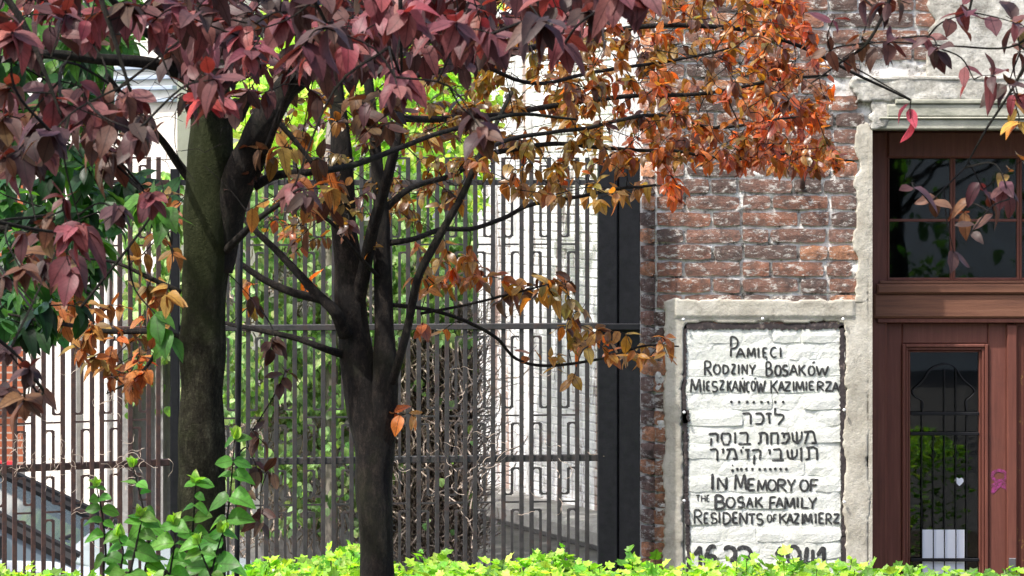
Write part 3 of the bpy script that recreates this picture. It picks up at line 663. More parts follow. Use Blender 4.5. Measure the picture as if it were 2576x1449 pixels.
for a, b in tw:
    f = MB(); y = FY+.01
    f.bbox(X(a), X(a)+.012, y, y+.04, Z(706), Z(398.5), .004).bbox(X(b)-.012, X(b)-.0005, y, y+.04, Z(706), Z(398.5), .004)
    f.bbox(X(a)+.012, X(b)-.012, y+.004, y+.04, Z(558), Z(551), .003).bbox(X(a)+.012, X(b)-.012, y+.002, y+.04, Z(706), Z(699), .003)
    f.build('transom_frame', M['door'], door)
    MB().box(X(a)+.01, X(b)-.01, y+.02, y+.024, Z(702), Z(400)).build('pane', M['glass'], door)
def door_leaf(x0, x1, gx0, gx1):
    y = FY+.03; m = MB(); zt = Z(812.5)
    m.bbox(X(x0), X(gx0-22), y, y+.05, .03, zt, .006).bbox(X(gx1+22), X(x1), y, y+.05, .03, zt, .006)
    m.bbox(X(gx0-22)+.0005, X(gx1+22)-.0005, y+.001, y+.05, Z(866), zt, .006).bbox(X(gx0-22)+.0005, X(gx1+22)-.0005, y+.001, y+.05, .03, .95, .006)
    lf = m.build('door_leaf', M['door'], door)
    b = MB(); a, c, t = X(gx0-22), X(gx1+22), Z(866)
    for w0, w1, yy in ((0, .016, -.016), (.0165, .03, -.006), (.0305, .041, .008)):
        b.bbox(a+w0, a+w1, y+yy, y+.05, .96, t-w0, .004).bbox(c-w1, c-w0, y+yy, y+.05, .96, t-w0, .004).bbox(a+w1, c-w1, y+yy+.0012, y+.05, t-w1, t-w0, .004)
    b.build('leaf_moulding', M['door'], door)
    MB().box(X(gx0)-.004, X(gx1)+.004, y+.032, y+.036, .95, Z(889)+.004).build('pane', M['glass'], door)
    g = MB(); yy = y+.012; xs = [X(gx0+(v-2293)*(gx1-gx0)/173) for v in (2322, 2351, 2379, 2408, 2436)]
    tops = [1010, 985, 930, 925, 1005]
    for i, x in enumerate(xs):
        g.tube([(x, yy, .95), (x, yy, Z(tops[i] if i in (0, 2, 3, 4) else 1095))], .0028, 6)
    g.build('grille_bars', M['iron_dark'], door)
    for i, q in enumerate((1042, 1093, 1411)): MB().bbox(X(gx0)+.001, X(gx1)-.001, yy-.008, yy+.004, Z(q+4), Z(q-4), .002).build('grille_rail', M['iron_dark'], door)
    s = (gx1-gx0)/173
    cv = crom([px2(gx0+(v[0]-2293)*s, v[1]) for v in ((2322, 1040), (2324, 1012), (2305, 1000), (2298, 985), (2312, 972), (2328, 955), (2345, 930), (2379, 917), (2405, 925), (2425, 955), (2448, 975), (2456, 988), (2446, 1000), (2434, 1012), (2436, 1040))], 4)
    MB().tube([(c_[0], yy, c_[1]) for c_ in cv], .0034, 6).build('grille_arch', M['iron_dark'], door, True)
    for vx in (2351, 2408):
        cv = crom([px2(gx0+(vx+v[0]-2293)*s, v[1]) for v in ((0, 1095), (6, 1110), (-5, 1125), (6, 1142), (0, 1156), (-6, 1146))], 4)
        MB().tube([(c_[0], yy, c_[1]) for c_ in cv], .0022, 5).build('grille_scroll', M['iron_dark'], door, True)
    return y
yl = door_leaf(2207, 2536, 2293, 2466); door_leaf(2558, 2860, 2620, 2793)
MB().bbox(X(2561), X(2578), yl-.003, yl-.0005, .05, Z(822), .0008).build('worn_edge', M['door_flaked'], door)
MB().bbox(X(2534), X(2560), FY+.005, FY+.06, .03, Z(816), .006).build('meeting_strip', M['door'], door)
h = MB().bbox(X(2538), X(2556), FY-.004, FY+.006, Z(1520), Z(1404), .003); h.tube([(X(2547), FY-.003, Z(1450)), (X(2547), FY-.05, Z(1450)), (X(2520), FY-.055, Z(1452))], .008, 8); h.build('handle', M['steel'], door)
MB().box(X(2324), X(2431), yl+.0285, yl+.0295, Z(1500), Z(1336)).build('notice_paper', M['paper'], door)
hp = [(-.0, -15), (7, -9), (12, -3), (11, 4), (6, 8), (0, 5), (-6, 8), (-11, 6), (-12, -1), (-6, -9)]
MB().prism([(X(2418)+a*K*14*.95, Z(1212)+b*K*14*.95) for a, b in hp], yl+.0305, yl+.0316).build('heart_sticker', M['paper'], door)
gp = MB()
for cv in (arc(2516, 1198, 17, 13, 0, 360, 12), [(2508, 1212), (2500, 1236)], [(2500, 1222), (2528, 1214), (2536, 1232), (2518, 1222), (2500, 1240)]):
    for a, b in zip(cv[:-1], cv[1:]):
        p0, p1 = Vector((X(a[0]), Z(a[1]))), Vector((X(b[0]), Z(b[1]))); t = (p1-p0).normalized()*.0085; n_ = Vector((-t.y, t.x))*.8
        gp.prism([tuple(p0-t-n_), tuple(p1+t-n_), tuple(p1+t+n_), tuple(p0-t+n_)], yl-.0015-random.random()*.0006, yl-.0002)
gp.build('pink_graffiti', M['pink'], door)
DD[0] = 14.0
# hallway behind the door
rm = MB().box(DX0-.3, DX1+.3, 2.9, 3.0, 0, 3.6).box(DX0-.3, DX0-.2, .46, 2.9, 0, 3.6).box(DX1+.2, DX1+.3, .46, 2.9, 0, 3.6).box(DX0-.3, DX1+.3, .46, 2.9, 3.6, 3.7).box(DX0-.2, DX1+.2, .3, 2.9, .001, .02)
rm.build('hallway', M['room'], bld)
# ------------------------------------------------------------ iron fence
def fz(y): return EYE-(y-455)*K*13.9
RAILS = [(452, 466, .03), (812, 827, .03), (1143, 1160, .03)]
def fence_panel(root, A, B, mat, units, w, gap, first, types, thick=.0205, rails=RAILS, zsh=0.0, ztop=396):
    A = Vector((A[0], A[1], 0)); B = Vector((B[0], B[1], 0)); d = (B-A).normalized(); nrm = Vector((d.y, -d.x, 0))
    if nrm.y > 0: nrm = -nrm
    L = (B-A).length
    def place(mb):
        mb.v = [tuple(A+d*x+nrm*(-y)+Vector((0, 0, z))) for x, y, z in mb.v]; return mb
    for i, (y0, y1, dp) in enumerate(rails):
        m = MB().bbox(0, L, .004, .004+dp, fz(y1), fz(y0), .003)
        if i == 1: m = MB().bbox(0, L, -.012, .02, fz(y1), fz(y0), .003)
        place(m).build('rail', mat, root)
    place(MB().bbox(0, L, .004, .03, .18, .22, .003)).build('rail', mat, root)
    u = first; cz = [fz(614), fz(1043), fz(1260)]; g = .036
    for k in range(units):
        for ux in (u, u+w):
            if 0 <= ux <= L:
                e0, e1, e2 = (random.uniform(-.0022, .0022) for _ in range(3)); mbar = MB().bbox(ux-thick/2, ux+thick/2, -.003, .0035, .1, fz(ztop), .0015); mbar.v = [(x+(e1 if z > 1.5 else e0), y+e2, z) for x, y, z in mbar.v]; place(mbar).build('bar', mat, root)
        t = types[k % len(types)]; mb = MB(); a = u+thick/2; b = u+w-thick/2; m = u+w/2+random.uniform(-.0015, .0015); h = .0064
        def hb(x0, x1, z, hh=.0042): mb.box(x0, x1, -.0025, .0028, z-hh, z+hh)
        def vb(z0, z1): mb.box(m-h, m+h, -.0023, .0026, z0, z1)
        def cap(x0, x1, z, sg):     # rounded slot end: two corner fillets below (sg -1) or above a bar
            r = (x1-x0)*.42; z = z+sg*.004
            for cx_, s in ((x0, 1), (x1, -1)):
                pts = [(cx_, z)]+[(cx_+s*(r-r*math.cos(q)), z+sg*(r-r*math.sin(q))) for q in (math.pi/2, math.pi/3, math.pi/6, 0)]
                pts = [(cx_, z), (cx_+s*r, z), (cx_+s*r*.5, z+sg*r*.13), (cx_+s*r*.13, z+sg*r*.5), (cx_, z+sg*r)]
                ar = sum(p[0]*q[1]-q[0]*p[1] for p, q in zip(pts, pts[1:]+pts[:1]))
                mb.prism(pts if ar > 0 else pts[::-1], -.0021, .0024)
        if not (u < -.01 or u+w > L+.01):
            zt = fz(ztop)-.004; hb(a, b, zt, .005); hk = zt-g
            hb(m, b, hk) if t else hb(a, m, hk); cap(*((m, b) if t else (a, m)), hk, -1)
            top = hk
            for i, c in enumerate(cz):
                hb(a, b, c)
                # above the crossing
                hb(*((m, b) if t else (a, m)), c+g); vb(c+g, top); cap(*((m+h, b) if t else (a, m-h)), c+g, 1)
                hb(*((a, m) if t else (m, b)), c-g); cap(*((a, m-h) if t else (m+h, b)), c-g, -1)
                top = c-g
                if i == 0: vb(fz(822), top); hb(*((a, m) if t else (m, b)), fz(845)); cap(*((a, m-h) if t else (m+h, b)), fz(845), -1); top = fz(845)
                if i == 1: vb(fz(1150), top); hb(*((a, m) if t else (m, b)), fz(1175)); cap(*((a, m-h) if t else (m+h, b)), fz(1175), -1); top = fz(1175)
            vb(.22, top); place(mb).build('meander', mat, root)
        u += w+gap
fr = empty('iron_fence', (X(1000, 13.8), -.2, 0), 'grey iron fence with meander bars between the mossy tree and the black gate post', 'fence')
FA, FB = (X(452, 13.66), -.34), (X(1506, 13.9), -.1)
fence_panel(fr, FA, FB, M['iron'], 15, .0835, .0475, 1.945-.0835-14*.131+.02, [1, 0, 1, 0, 1, 1, 0, 1, 0, 1, 0, 1, 0, 1, 0, 0][1:])
gt = empty('iron_gate', (X(200, 13.5), -.5, 0), 'rusty brown iron gate leaf in front of the parked car', 'gate')
GA, GB = (X(-70, 13.28), -.72), (X(428, 13.66), -.34)
fence_panel(gt, GA, GB, M['rust'], 8, .0865, .0475, -.075, [0, 1, 1, 1, 0, 0, 1, 0], thick=.0215)
gp_ = MB().bbox(X(430, 13.66), X(452, 13.66), -.37, -.32, 0, fz(425), .004).build('gate_post', M['iron_dark'])
tag(gp_, 'slim dark square post between the rusty gate leaf and the grey fence', 'post')
bp = empty('black_post', (X(1555, 13.9), -.1, 0), 'thick black steel gate post standing against the brick corner', 'post')
MB().bbox(X(1504, 13.9), X(1552, 13.9), -.16, .02, 0, fz(402), .004).build('plate', M['iron_dark'], bp)
MB().bbox(X(1555, 13.9), X(1609, 13.9), -.15, .03, 0, fz(398), .004).build('plate', M['iron_dark'], bp)
MB().box(X(1551, 13.9)-.001, X(1556, 13.9), -.12, .0, 0, fz(404)).build('inner_plate', M['rubber'], bp)
MB().bbox(X(1504, 13.9), X(1608, 13.9), -.185, -.1605, fz(828), fz(812), .003).build('rail', M['iron_dark'], bp)
# ------------------------------------------------------------ behind the fence
# peeling whitewashed brick wall
pw = empty('whitewashed_wall', (X(1400, 26), 12, 0), 'tall peeling whitewashed brick wall seen through the right end of the fence', 'wall')
WA = Vector((X(1188, 28), 14, 0)); WB = Vector((X(1700, 24), 10, 0)); dW = (WB-WA).normalized(); nW = Vector((dW.y, -dW.x, 0))
def wpl(mb): mb.v = [tuple(WA+dW*x-nW*y+Vector((0, 0, z))) for x, y, z in mb.v]; return mb
if nW.y > 0: nW = -nW
LW = (WB-WA).length
wpl(MB().box(0, LW, .012, .5, 0, 7.5)).build('wall_core', M['whitewash'], pw)
mb = MB(); r = 0; z = .02
while z < 7.3:
    x = .002+(.07 if r % 2 else 0)
    while x < LW-.1:
        wd = .27 if (int(x*7)+r) % 2 else .14
        pr = random.uniform(-.004, .006); mb.bbox(x, min(x+wd-.01, LW), pr, .0125, z, z+.066, .006); x += wd
    z += .077; r += 1
wpl(mb).build('bricks', M['whitewash'], pw, kind='stuff')
wpl(MB().bbox(0, LW, -.5, .0, 0, .2, .05)).build('plinth', M['grey'], pw)
# projecting piers give the wall its vertical breaks
for x, wd in ((.55, .07), (1.02, .05), (1.35, .09)): wpl(MB().bbox(x, x+wd, -.035, .011, 0, 7.4, .006)).build('downpipe_chase', M['whitewash'], pw)
# grey rendered garden wall, ivy and dry vines over it
gw = MB().box(X(300, 22), X(620, 22), 8, 8.3, 0, Z(690, 22)).build('garden_wall', M['grey'])
tag(gw, 'grey roughcast wall behind the mossy tree trunk', 'wall')
MB().box(X(296, 21.8), X(330, 21.8), 7.75, 7.99, 0, Z(640, 22)).box(X(392, 21.8), X(412, 21.8), 7.75, 7.99, 0, Z(740, 22)).build('pillar', M['grey'], gw)
iw = MB().box(X(620, 21)+.01, X(1196, 21), 8.02, 8.32, 0, Z(560, 21)).build('ivy_wall', M['grey'])
tag(iw, 'grey wall hidden under green ivy and dry vines behind the fence', 'wall')
def tint(base, var=.25, g=.15):
    def f():
        k = random.uniform(1-var, 1+var*1.3); return (base[0]*k*random.uniform(1-g, 1+g), base[1]*k*random.uniform(1-g, 1+g), base[2]*k*random.uniform(1-g, 1+g))
    return f
iv = empty('ivy', (X(900, 21), 7.8, 0), 'green ivy climbing the wall behind the fence', 'climbing plant')
L_ = []
def ivyleaf(x, y, D, Ls, t):
    p = P(x, y, D); L_.append((p, (random.uniform(-.6, .6), random.uniform(-.5, .1), -1+random.uniform(-.2, .6)), (random.uniform(-.6, .6), -1, random.uniform(.2, 1.1)), Ls*random.uniform(.6, 1.3), t()))
tg = [tint((.26, .42, .16), .5), tint((.13, .24, .09), .5), tint((.5, .64, .34), .4)]
for _ in range(30000):
    x = random.uniform(560, 1195); y = random.uniform(430, 1340)
    # thinner towards the bottom right, where the vines are bare
    q = 1.0 if y < 820 else max(.0, 1-(y-820)/(260 if x > 985 else 620))
    if x > 985 and y > 860: q *= .12
    if noise.noise(Vector((x/60, y/80, 0)))+.5*noise.noise(Vector((x/18, y/24, 7))) < -.2+ (1-q)*.45: continue
    if random.random() > q+.05: continue
    dd = random.uniform(20.2, 21.8); t = random.choices(tg, (4, 4, 2 if y < 700 else .6))[0]; ivyleaf(x, y, dd+noise.noise(Vector((x/60, 3, y/60)))*.9, .058, t)
for _ in range(4200):
    x = random.uniform(318, 560); y = random.uniform(430, 1060)
    if y > 760 and random.random() < (y-760)/300: continue
    if noise.noise(Vector((x/50, y/60, 4))) < -.1: continue
    ivyleaf(x, y, random.uniform(21.2, 21.8), .062, random.choice(tg))
foliage('foliage', L_, M['leaf_green'], 'round', iv)
mb = MB()
def vine(x, y, D0, n, s, r):
    px_, py_ = x, y; pts = []; a = random.uniform(-.5, .5)
    for i in range(n):
        pts.append(P(px_, py_, D0+random.uniform(-.25, .25))); a += random.uniform(-.8, .8); a *= .8; px_ += math.sin(a)*s; py_ -= math.cos(a)*s*random.uniform(.4, 1.2)
    mb.tube(pts, r, 3, False)
for _ in range(4200):
    x = random.choice((random.uniform(995, 1195), random.gauss(1090, 50))); y = random.uniform(830, 1420); vine(x, y, 21.2, 9, 16, random.choice((.0025, .0035, .005)))
for _ in range(700): vine(random.uniform(570, 1190), random.uniform(700, 1420), 21.3, 9, 18, .005)
for _ in range(90): vine(random.uniform(985, 1190), random.uniform(860, 1400), 20.6, 12, 22, .006)
mb.build('dry_stems', M['vine'], iv, kind='stuff')
# cream building, red brick house, barrier and car on the left
cb = empty('cream_building', (X(200, 27), 13.5, 0), 'bright cream rendered building with grey cornice bands at far left', 'building')
CA = Vector((X(36, 27), 13.6, 0)); CBv = Vector((X(500, 28), 12.2, 0)); dC = (CBv-CA).normalized(); nC = Vector((dC.y, -dC.x, 0))
def cpl(mb): mb.v = [tuple(CA+dC*x-nC*y+Vector((0, 0, z))) for x, y, z in mb.v]; return mb
if nC.y > 0: nC = -nC
LC = (CBv-CA).length
cpl(MB().box(0, LC, 0, 5, 0, 8.5)).build('facade', M['cream'], cb)
for zz in (Z(232, 27), Z(206, 27), Z(180, 27), Z(262, 27)): cpl(MB().bbox(.3, LC, -.06, -.002, zz, zz+.035, .005)).build('cornice_band', M['bluegrey'], cb)
cpl(MB().bbox(.75, .82, -.08, -.002, 0, 8, .01)).build('drainpipe', M['grey'], cb)
cpl(MB().bbox(1.2, 1.24, -.05, -.002, 0, Z(600, 27), .01)).build('pilaster_edge', M['grey'], cb)
wnd = cpl(MB().bbox(1.02, 1.16, -.03, -.002, Z(690, 27), Z(560, 27), .01)).build('window', M['grey'], cb)
cpl(MB().box(1.035, 1.145, -.034, -.031, Z(684, 27), Z(566, 27))).build('pane', M['car_glass'], wnd)
rh = MB().box(X(-420, 31), X(58, 31), 17, 22, 0, 9).build('brick_house', M['far_brick']); tag(rh, 'orange brick house wall at the far left edge behind the gate', 'building')
MB().box(X(-60, 31), X(30, 31), 16.9, 16.998, Z(1010, 31), Z(985, 31)).build('sill', M['cream'], rh)
ub = empty('apartment_block', (X(300, 60), 46, 0), 'pale rendered block far behind the trees and the ivy', 'building')
MB().box(X(-300, 60), X(2100, 60), 46, 52, 0, 14).build('wall', M['cream'], ub)
for fx in range(-6, 60):
    for fzv in (1.4, 3.9, 6.6):
        wx = X(-260, 60)+.6+fx*2.1 if False else None
for i in range(9):
    for zz in (2.2, 5.0, 7.8):
        x = X(-280, 60)+1.0+i*2.05; wf = MB().bbox(x, x+.9, 45.94, 45.998, zz, zz+1.4, .02).build('window', M['grey'], ub); MB().box(x+.07, x+.83, 45.93, 45.938, zz+.07, zz+1.33).build('pane', M['car_glass'], wf)
br = empty('barrier', (X(10, 22), 8, 0), 'red and white striped board barrier behind the gate at the far left', 'barrier')
MB().bbox(X(-60, 22), X(40, 22), 8, 8.03, Z(1192, 22), Z(1160, 22), .003).build('red_board', M['red'], br)
MB().bbox(X(-60, 22), X(40, 22), 8, 8.03, Z(1250, 22), Z(1196, 22), .003).build('white_board', M['white'], br)
for q in (-50, 30): MB().box(X(q, 22), X(q+5, 22), 8.031, 8.06, 0, Z(1158, 22)).build('leg', M['grey'], br)
def make_car():
    root = empty('parked_car', (X(-240, 16), 2.1, 0), 'silver blue car parked behind the rusty gate', 'car')
    x0 = X(-700, 16)+.0; nose = X(320, 16)+.66
    # profile along x from the nose back, heights
    lo = [(nose, .32), (nose, .6), (nose-.12, .74), (nose-1.0, .93), (nose-3.3, .97), (nose-4.0, .95), (nose-4.15, .6), (nose-4.1, .3)]
    yc = 3.05; hw = .84; V = []; F = []
    def loft(prof, ws):
        n0 = len(V); m = len(prof)
        for yk in ws:
            for (x, z) in prof: V.append((x+yk[2]*(1 if x > nose-2 else -1), yc+yk[0], z+yk[1]))
        for i in range(len(ws)-1):
            for j in range(m): k = (j+1) % m; F.append((n0+i*m+j, n0+i*m+k, n0+(i+1)*m+k, n0+(i+1)*m+j))
        F.append(tuple(n0+j for j in range(m))[::-1]); F.append(tuple(n0+(len(ws)-1)*m+j for j in range(m)))
    loft(lo, [(-hw, -.05, -.12), (-hw+.05, 0, -.04), (-.4, .02, 0), (.4, .02, 0), (hw-.05, 0, -.04), (hw, -.05, -.12)])
    link('body', mesh('body', V, F, M['car'], False), root)
    g = [(nose-1.02, .93), (nose-1.95, 1.4), (nose-3.1, 1.42), (nose-3.75, .97)]; V, F = [], []
    def lf2(prof, ws):
        n0 = len(V); m = len(prof)
        for yk, sc in ws:
            for (x, z) in prof: V.append((x, yc+yk*(1-.16*(z-.93)/.5), z))
        for i in range(len(ws)-1):
            for j in range(m): k = (j+1) % m; F.append((n0+i*m+j, n0+i*m+k, n0+(i+1)*m+k, n0+(i+1)*m+j))
        F.append(tuple(n0+j for j in range(m))[::-1]); F.append(tuple(n0+(len(ws)-1)*m+j for j in range(m)))
    lf2(g, [(-hw+.06, 0), (hw-.06, 0)]); link('cabin_glass', mesh('cabin_glass', V, F, M['car_glass'], False), root)
    for s in (-1, 1):
        y = lambda z: yc+s*(hw-.05)*(1-.16*(z-.93)/.5)
        MB().tube([(nose-.98, y(.93), .93), (nose-1.9, y(1.39), 1.39)], .035, 6).tube([(nose-.95, y(.93)+.0, .965), (nose-1.9, y(1.39), 1.43)], .018, 5).build('windscreen_pillar', M['rubber'], root)
        MB().tube([(nose-1.9, y(1.4), 1.4), (nose-3.1, y(1.41), 1.41), (nose-3.8, y(.97), .97)], .03, 6).build('roof_rail', M['car'], root)
        MB().tube([(nose-2.45, y(.95), .95), (nose-2.5, y(1.4), 1.4)], .03, 6).build('door_pillar', M['rubber'], root)
        mb = MB().bbox(nose-1.5, nose-1.36, yc+s*(hw+.08)-.07, yc+s*(hw+.08)+.07, .96, 1.08, .03); mb.build('wing_mirror', M['rubber'], root)
        for wx in (nose-.78, nose-3.3):
            t = MB(); N = 20; yy = yc+s*(hw-.02)
            t.tube([(wx, yy-.1, .31), (wx, yy+.1, .31)], .31, N); wl = t.build('wheel', M['rubber'], root); MB().tube([(wx, yy-.105, .31), (wx, yy+.105, .31)], .19, 12).build('rim', M['steel'], wl)
        MB().bbox(nose-.16, nose+.0, yc+s*.62-.14, yc+s*.62+.14, .58, .7, .03).build('headlight', M['white'], root)
    MB().bbox(nose-2.2, nose-2.0, yc-.6, yc-.25, .75, 1.25, .04).build('seat', M['rubber'], root)
    MB().tube([(nose-1.25, yc-.6, .97), (nose-1.1, yc-.1, .99)], .012, 5).build('wiper', M['rubber'], root)
make_car()
# ------------------------------------------------------------ sunlit trees behind the fence
def back_tree(root, trunk, poly, n, D0, D1, L, tints, mat, kd='round', nb=14, bmat='bark_pale'):
    S = []; branch(root, trunk, M[bmat], 'trunk', 10, samples=S)
    tops = S[len(S)//2:]; mb = MB(); lv = []
    cl = sample_poly(poly, n)
    for k, (x, y) in enumerate(cl):
        D = random.uniform(D0, D1); p = P(x, y, D); td = rv(1)+Vector((0, -.3, .1))
        if k < nb*6: td = twigs_to(mb, tops, p, .006)
        lv += sprig(p, td, 8, L, random.choice(tints), .5, 1.0, .35)
    mb.build('twigs', M[bmat], root, True, 'stuff'); foliage('foliage', lv, mat, kd, root)
bt1 = empty('green_tree', (P(830, 1500, 20.7).x, 6.7, 0), 'sunlit yellow green tree with a pale slim trunk behind the fence', 'tree')
back_tree(bt1, [(832, 1560, 20.6, 16), (835, 1100, 20.6, 16), (830, 760, 20.6, 16), (818, 560, 20.8, 14), (826, 380, 21.4, 10), (850, 200, 22.6, 7), (930, 60, 23.5, 4)],
          [(600, 120), (800, -60), (1180, -40), (1215, 300), (1200, 470), (1080, 560), (900, 470), (720, 480), (600, 420)], 720, 22.4, 25.5, .1, [tint((.42, .6, .12)), tint((.25, .45, .08)), tint((.55, .68, .2))], M['leaf_green'])
# dark green tree at the left, in front of the gate
gtree = empty('chestnut_tree', (P(-190, 1500, 9.5).x, -4.5, 0), 'dark green leafed tree reaching in at the left edge behind the purple leaves', 'tree')
S = []; branch(gtree, [(-190, 2500, 9.5, 70), (-180, 1400, 9.5, 60), (-140, 800, 9.5, 50), (-60, 420, 9.4, 38), (40, 200, 9.3, 26), (160, 20, 9.2, 18), (260, -120, 9.1, 10)], M['bark'], 'trunk', 14, samples=S, bark=.1)
for pts in ([(-140, 800, 9.5, 22), (0, 720, 9.2, 14), (120, 700, 9, 8), (230, 740, 8.8, 3)], [(-60, 420, 9.4, 20), (120, 380, 9.2, 12), (280, 420, 9, 7), (400, 520, 8.8, 3)], [(40, 200, 9.3, 14), (200, 150, 9.1, 10), (340, 60, 9, 6), (420, -40, 9, 3)], [(-100, 600, 9.5, 16), (60, 560, 9.2, 10), (200, 540, 9, 4)]):
    branch(gtree, pts, M['bark'], samples=S)
mb = MB(); lv = []
for poly, n, tt in (([(-60, -60), (330, -60), (330, 180), (250, 330), (-60, 420)], 100, [tint((.045, .12, .03)), tint((.02, .07, .02)), tint((.07, .17, .035))]),
                ([(-60, 420), (200, 380), (300, 440), (420, 440), (430, 560), (330, 560), (250, 640), (160, 860), (-60, 800)], 112, [tint((.025, .08, .025)), tint((.05, .14, .03)), tint((.03, .1, .035)), tint((.012, .045, .015))])):
    for x, y in sample_poly(poly, n):
        p = P(x, y, random.uniform(8.2, 10)); td = twigs_to(mb, S, p, .0018); lv += sprig(p, td+Vector((0, 0, -.2)), 7, .085, random.choice(tt), .6, 1, .06)
for x, y in ((90, 790), (60, 840), (130, 760), (215, 790), (405, 500), (430, 545), (400, 800), (425, 850)):
    p = P(x, y, 6.6); td = twigs_to(mb, S, p, .002); lv += sprig(p, td+Vector((0, 0, -.4)), 6, .07, tint((.008, .03, .01)) if x < 300 else tint((.06, .17, .03)), .7, 1, .03)
mb.build('twigs', M['bark'], gtree, True, 'stuff'); split_leaves(lv, M['leaf_green'], 'plum', gtree, 280)
# ------------------------------------------------------------ tree with the mossy trunk
ta = empty('plum_tree', (P(505, 1449, 7).x, -7, 0), 'plum tree with a thick mossy single trunk forking at mid height', 'tree')
SA = []
branch(ta, [(500, 3600, 7, 74), (505, 2400, 7, 64), (508, 1500, 7, 63), (507, 1330, 7, 60), (506, 1150, 7, 58), (508, 950, 7, 56), (513, 760, 7, 57), (520, 620, 7, 60), (527, 500, 7, 60), (529, 400, 7, 56), (530, 300, 7.02, 53), (532, 180, 7.05, 44), (528, 40, 7.1, 34), (520, -160, 7.2, 24)], M['bark_moss'], 'trunk', 26, 8, .003, .09)
branch(ta, [(552, 680, 7, 34), (572, 570, 7, 42), (594, 480, 6.98, 44), (624, 385, 6.95, 40), (668, 300, 6.9, 36), (718, 225, 6.9, 31), (800, 160, 6.9, 28), (880, 110, 6.9, 22), (990, 70, 6.9, 17), (1150, 20, 6.8, 12), (1350, -40, 6.8, 8)], M['bark'], 'branch', 18, 8, .005, .12, SA)
for pts in ([(530, 260, 7, 24), (470, 195, 6.9, 20), (380, 160, 6.8, 17), (260, 148, 6.7, 15), (120, 135, 6.6, 12), (0, 150, 6.5, 10), (-120, 170, 6.4, 8)],
            [(470, 195, 6.9, 16), (420, 120, 6.8, 13), (350, 70, 6.7, 11), (290, 10, 6.7, 9), (240, -60, 6.6, 6)],
            [(500, 480, 7.05, 14), (440, 400, 7.0, 11), (400, 345, 6.9, 9), (330, 265, 6.6, 7), (270, 190, 6.5, 6)],
            [(640, 470, 7, 14), (700, 440, 7, 11), (800, 430, 7, 9), (900, 412, 7.1, 8), (1010, 370, 7.2, 7), (1110, 335, 7.3, 6), (1290, 290, 7.5, 5), (1450, 300, 7.6, 3)],
            [(600, 300, 7, 12), (640, 250, 7, 9), (720, 330, 7, 7), (790, 420, 7, 5), (830, 520, 7, 3)],
            [(560, 640, 7, 12), (640, 560, 6.8, 8), (720, 500, 6.6, 6), (760, 480, 6.5, 4)],
            [(452, 850, 7, 8), (390, 836, 7, 8), (250, 832, 7.1, 6), (120, 808, 7.2, 5), (20, 790, 7.2, 3)],
            [(455, 735, 7, 7), (380, 700, 7, 6), (290, 660, 7, 4), (200, 650, 7, 3)],
            [(400, 836, 7, 5), (390, 890, 7, 5), (340, 950, 7.1, 4), (270, 990, 7.2, 2)],
            [(640, 460, 7, 10), (720, 240, 6.7, 9), (820, 90, 6.5, 8), (860, -60, 6.3, 6)]):
    branch(ta, pts, M['bark'], samples=SA)
T_pur = [tint((.08, .036, .037), .4), tint((.048, .026, .026), .4), tint((.1, .038, .039), .4), tint((.075, .042, .034), .4), tint((.042, .024, .021), .4)]
T_brn = [tint((.09, .045, .028)), tint((.11, .06, .03)), tint((.065, .032, .022))]
T_gld = [tint((.28, .15, .03)), tint((.33, .2, .04)), tint((.3, .11, .03)), tint((.2, .14, .03))]
T_org = [tint((.46, .16, .035)), tint((.36, .18, .045)), tint((.42, .12, .04)), tint((.24, .08, .03)), tint((.14, .06, .03))]  # orange tints include the glow of backlit leaves
T_red = [tint((.48, .13, .04)), tint((.52, .2, .05)), tint((.24, .07, .035)), tint((.48, .26, .08)), tint((.44, .14, .05))]
T_oli = [tint((.22, .18, .04)), tint((.28, .2, .04)), tint((.2, .11, .03)), tint((.33, .24, .05))]
lv = []; mb = MB()
def clusters(poly, n, D0, D1, L, tts, S, nl=6, r=.0014, droop=.5, mb_=None, mid=.5):
    out = []
    ps = [P(x, y, random.uniform(D0, D1)) for x, y in (sample_poly(poly, n) if n else poly)]
    A = np.array([tuple(q[0]) for q in S[::3]]); ps.sort(key=lambda p: float(np.min(((A-np.array(tuple(p)))**2).sum(1))))
    for p in ps:
        td = twigs_to(mb_ if mb_ is not None else mb, S, p, r)
        out += sprig(p, td*.7+Vector((0, -.25, 0)), random.randint(nl-2, nl+1), L, random.choice(tts), droop, 1, .05)
    return out
lv += clusters([(380, -60), (1500, -60), (1420, 120), (1000, 190), (700, 190), (640, 260), (440, 300)], 190, 5.8, 7.8, .056, T_pur, SA)
lv += clusters([(640, 190), (1000, 180), (1060, 330), (800, 330), (700, 300)], 10, 6.3, 7.2, .062, T_brn, SA)
lv += clusters([(590, 380), (820, 330), (900, 520), (800, 640), (620, 600)], 16, 6.4, 7.4, .055, T_brn+T_gld, SA, 5)
lv += clusters([(340, 480), (450, 480), (450, 760), (340, 720)], 11, 6.4, 7.3, .05, T_brn+T_gld, SA, 5)
lv += clusters([(150, 720), (430, 720), (430, 900), (330, 1000), (230, 960), (140, 850)], 48, 6.8, 7.8, .044, T_gld+T_org[:2], SA, 6)
lv += clusters([(640, 1080), (660, 1110), (690, 1190), (650, 1185), (612, 1250), (655, 1320), (680, 880), (720, 930), (650, 770)], 0, 6.9, 7.1, .05, T_brn, SA+[(P(600, y, 7.2), .003) for y in range(700, 1400, 40) for _ in range(12)], 5, droop=.8)
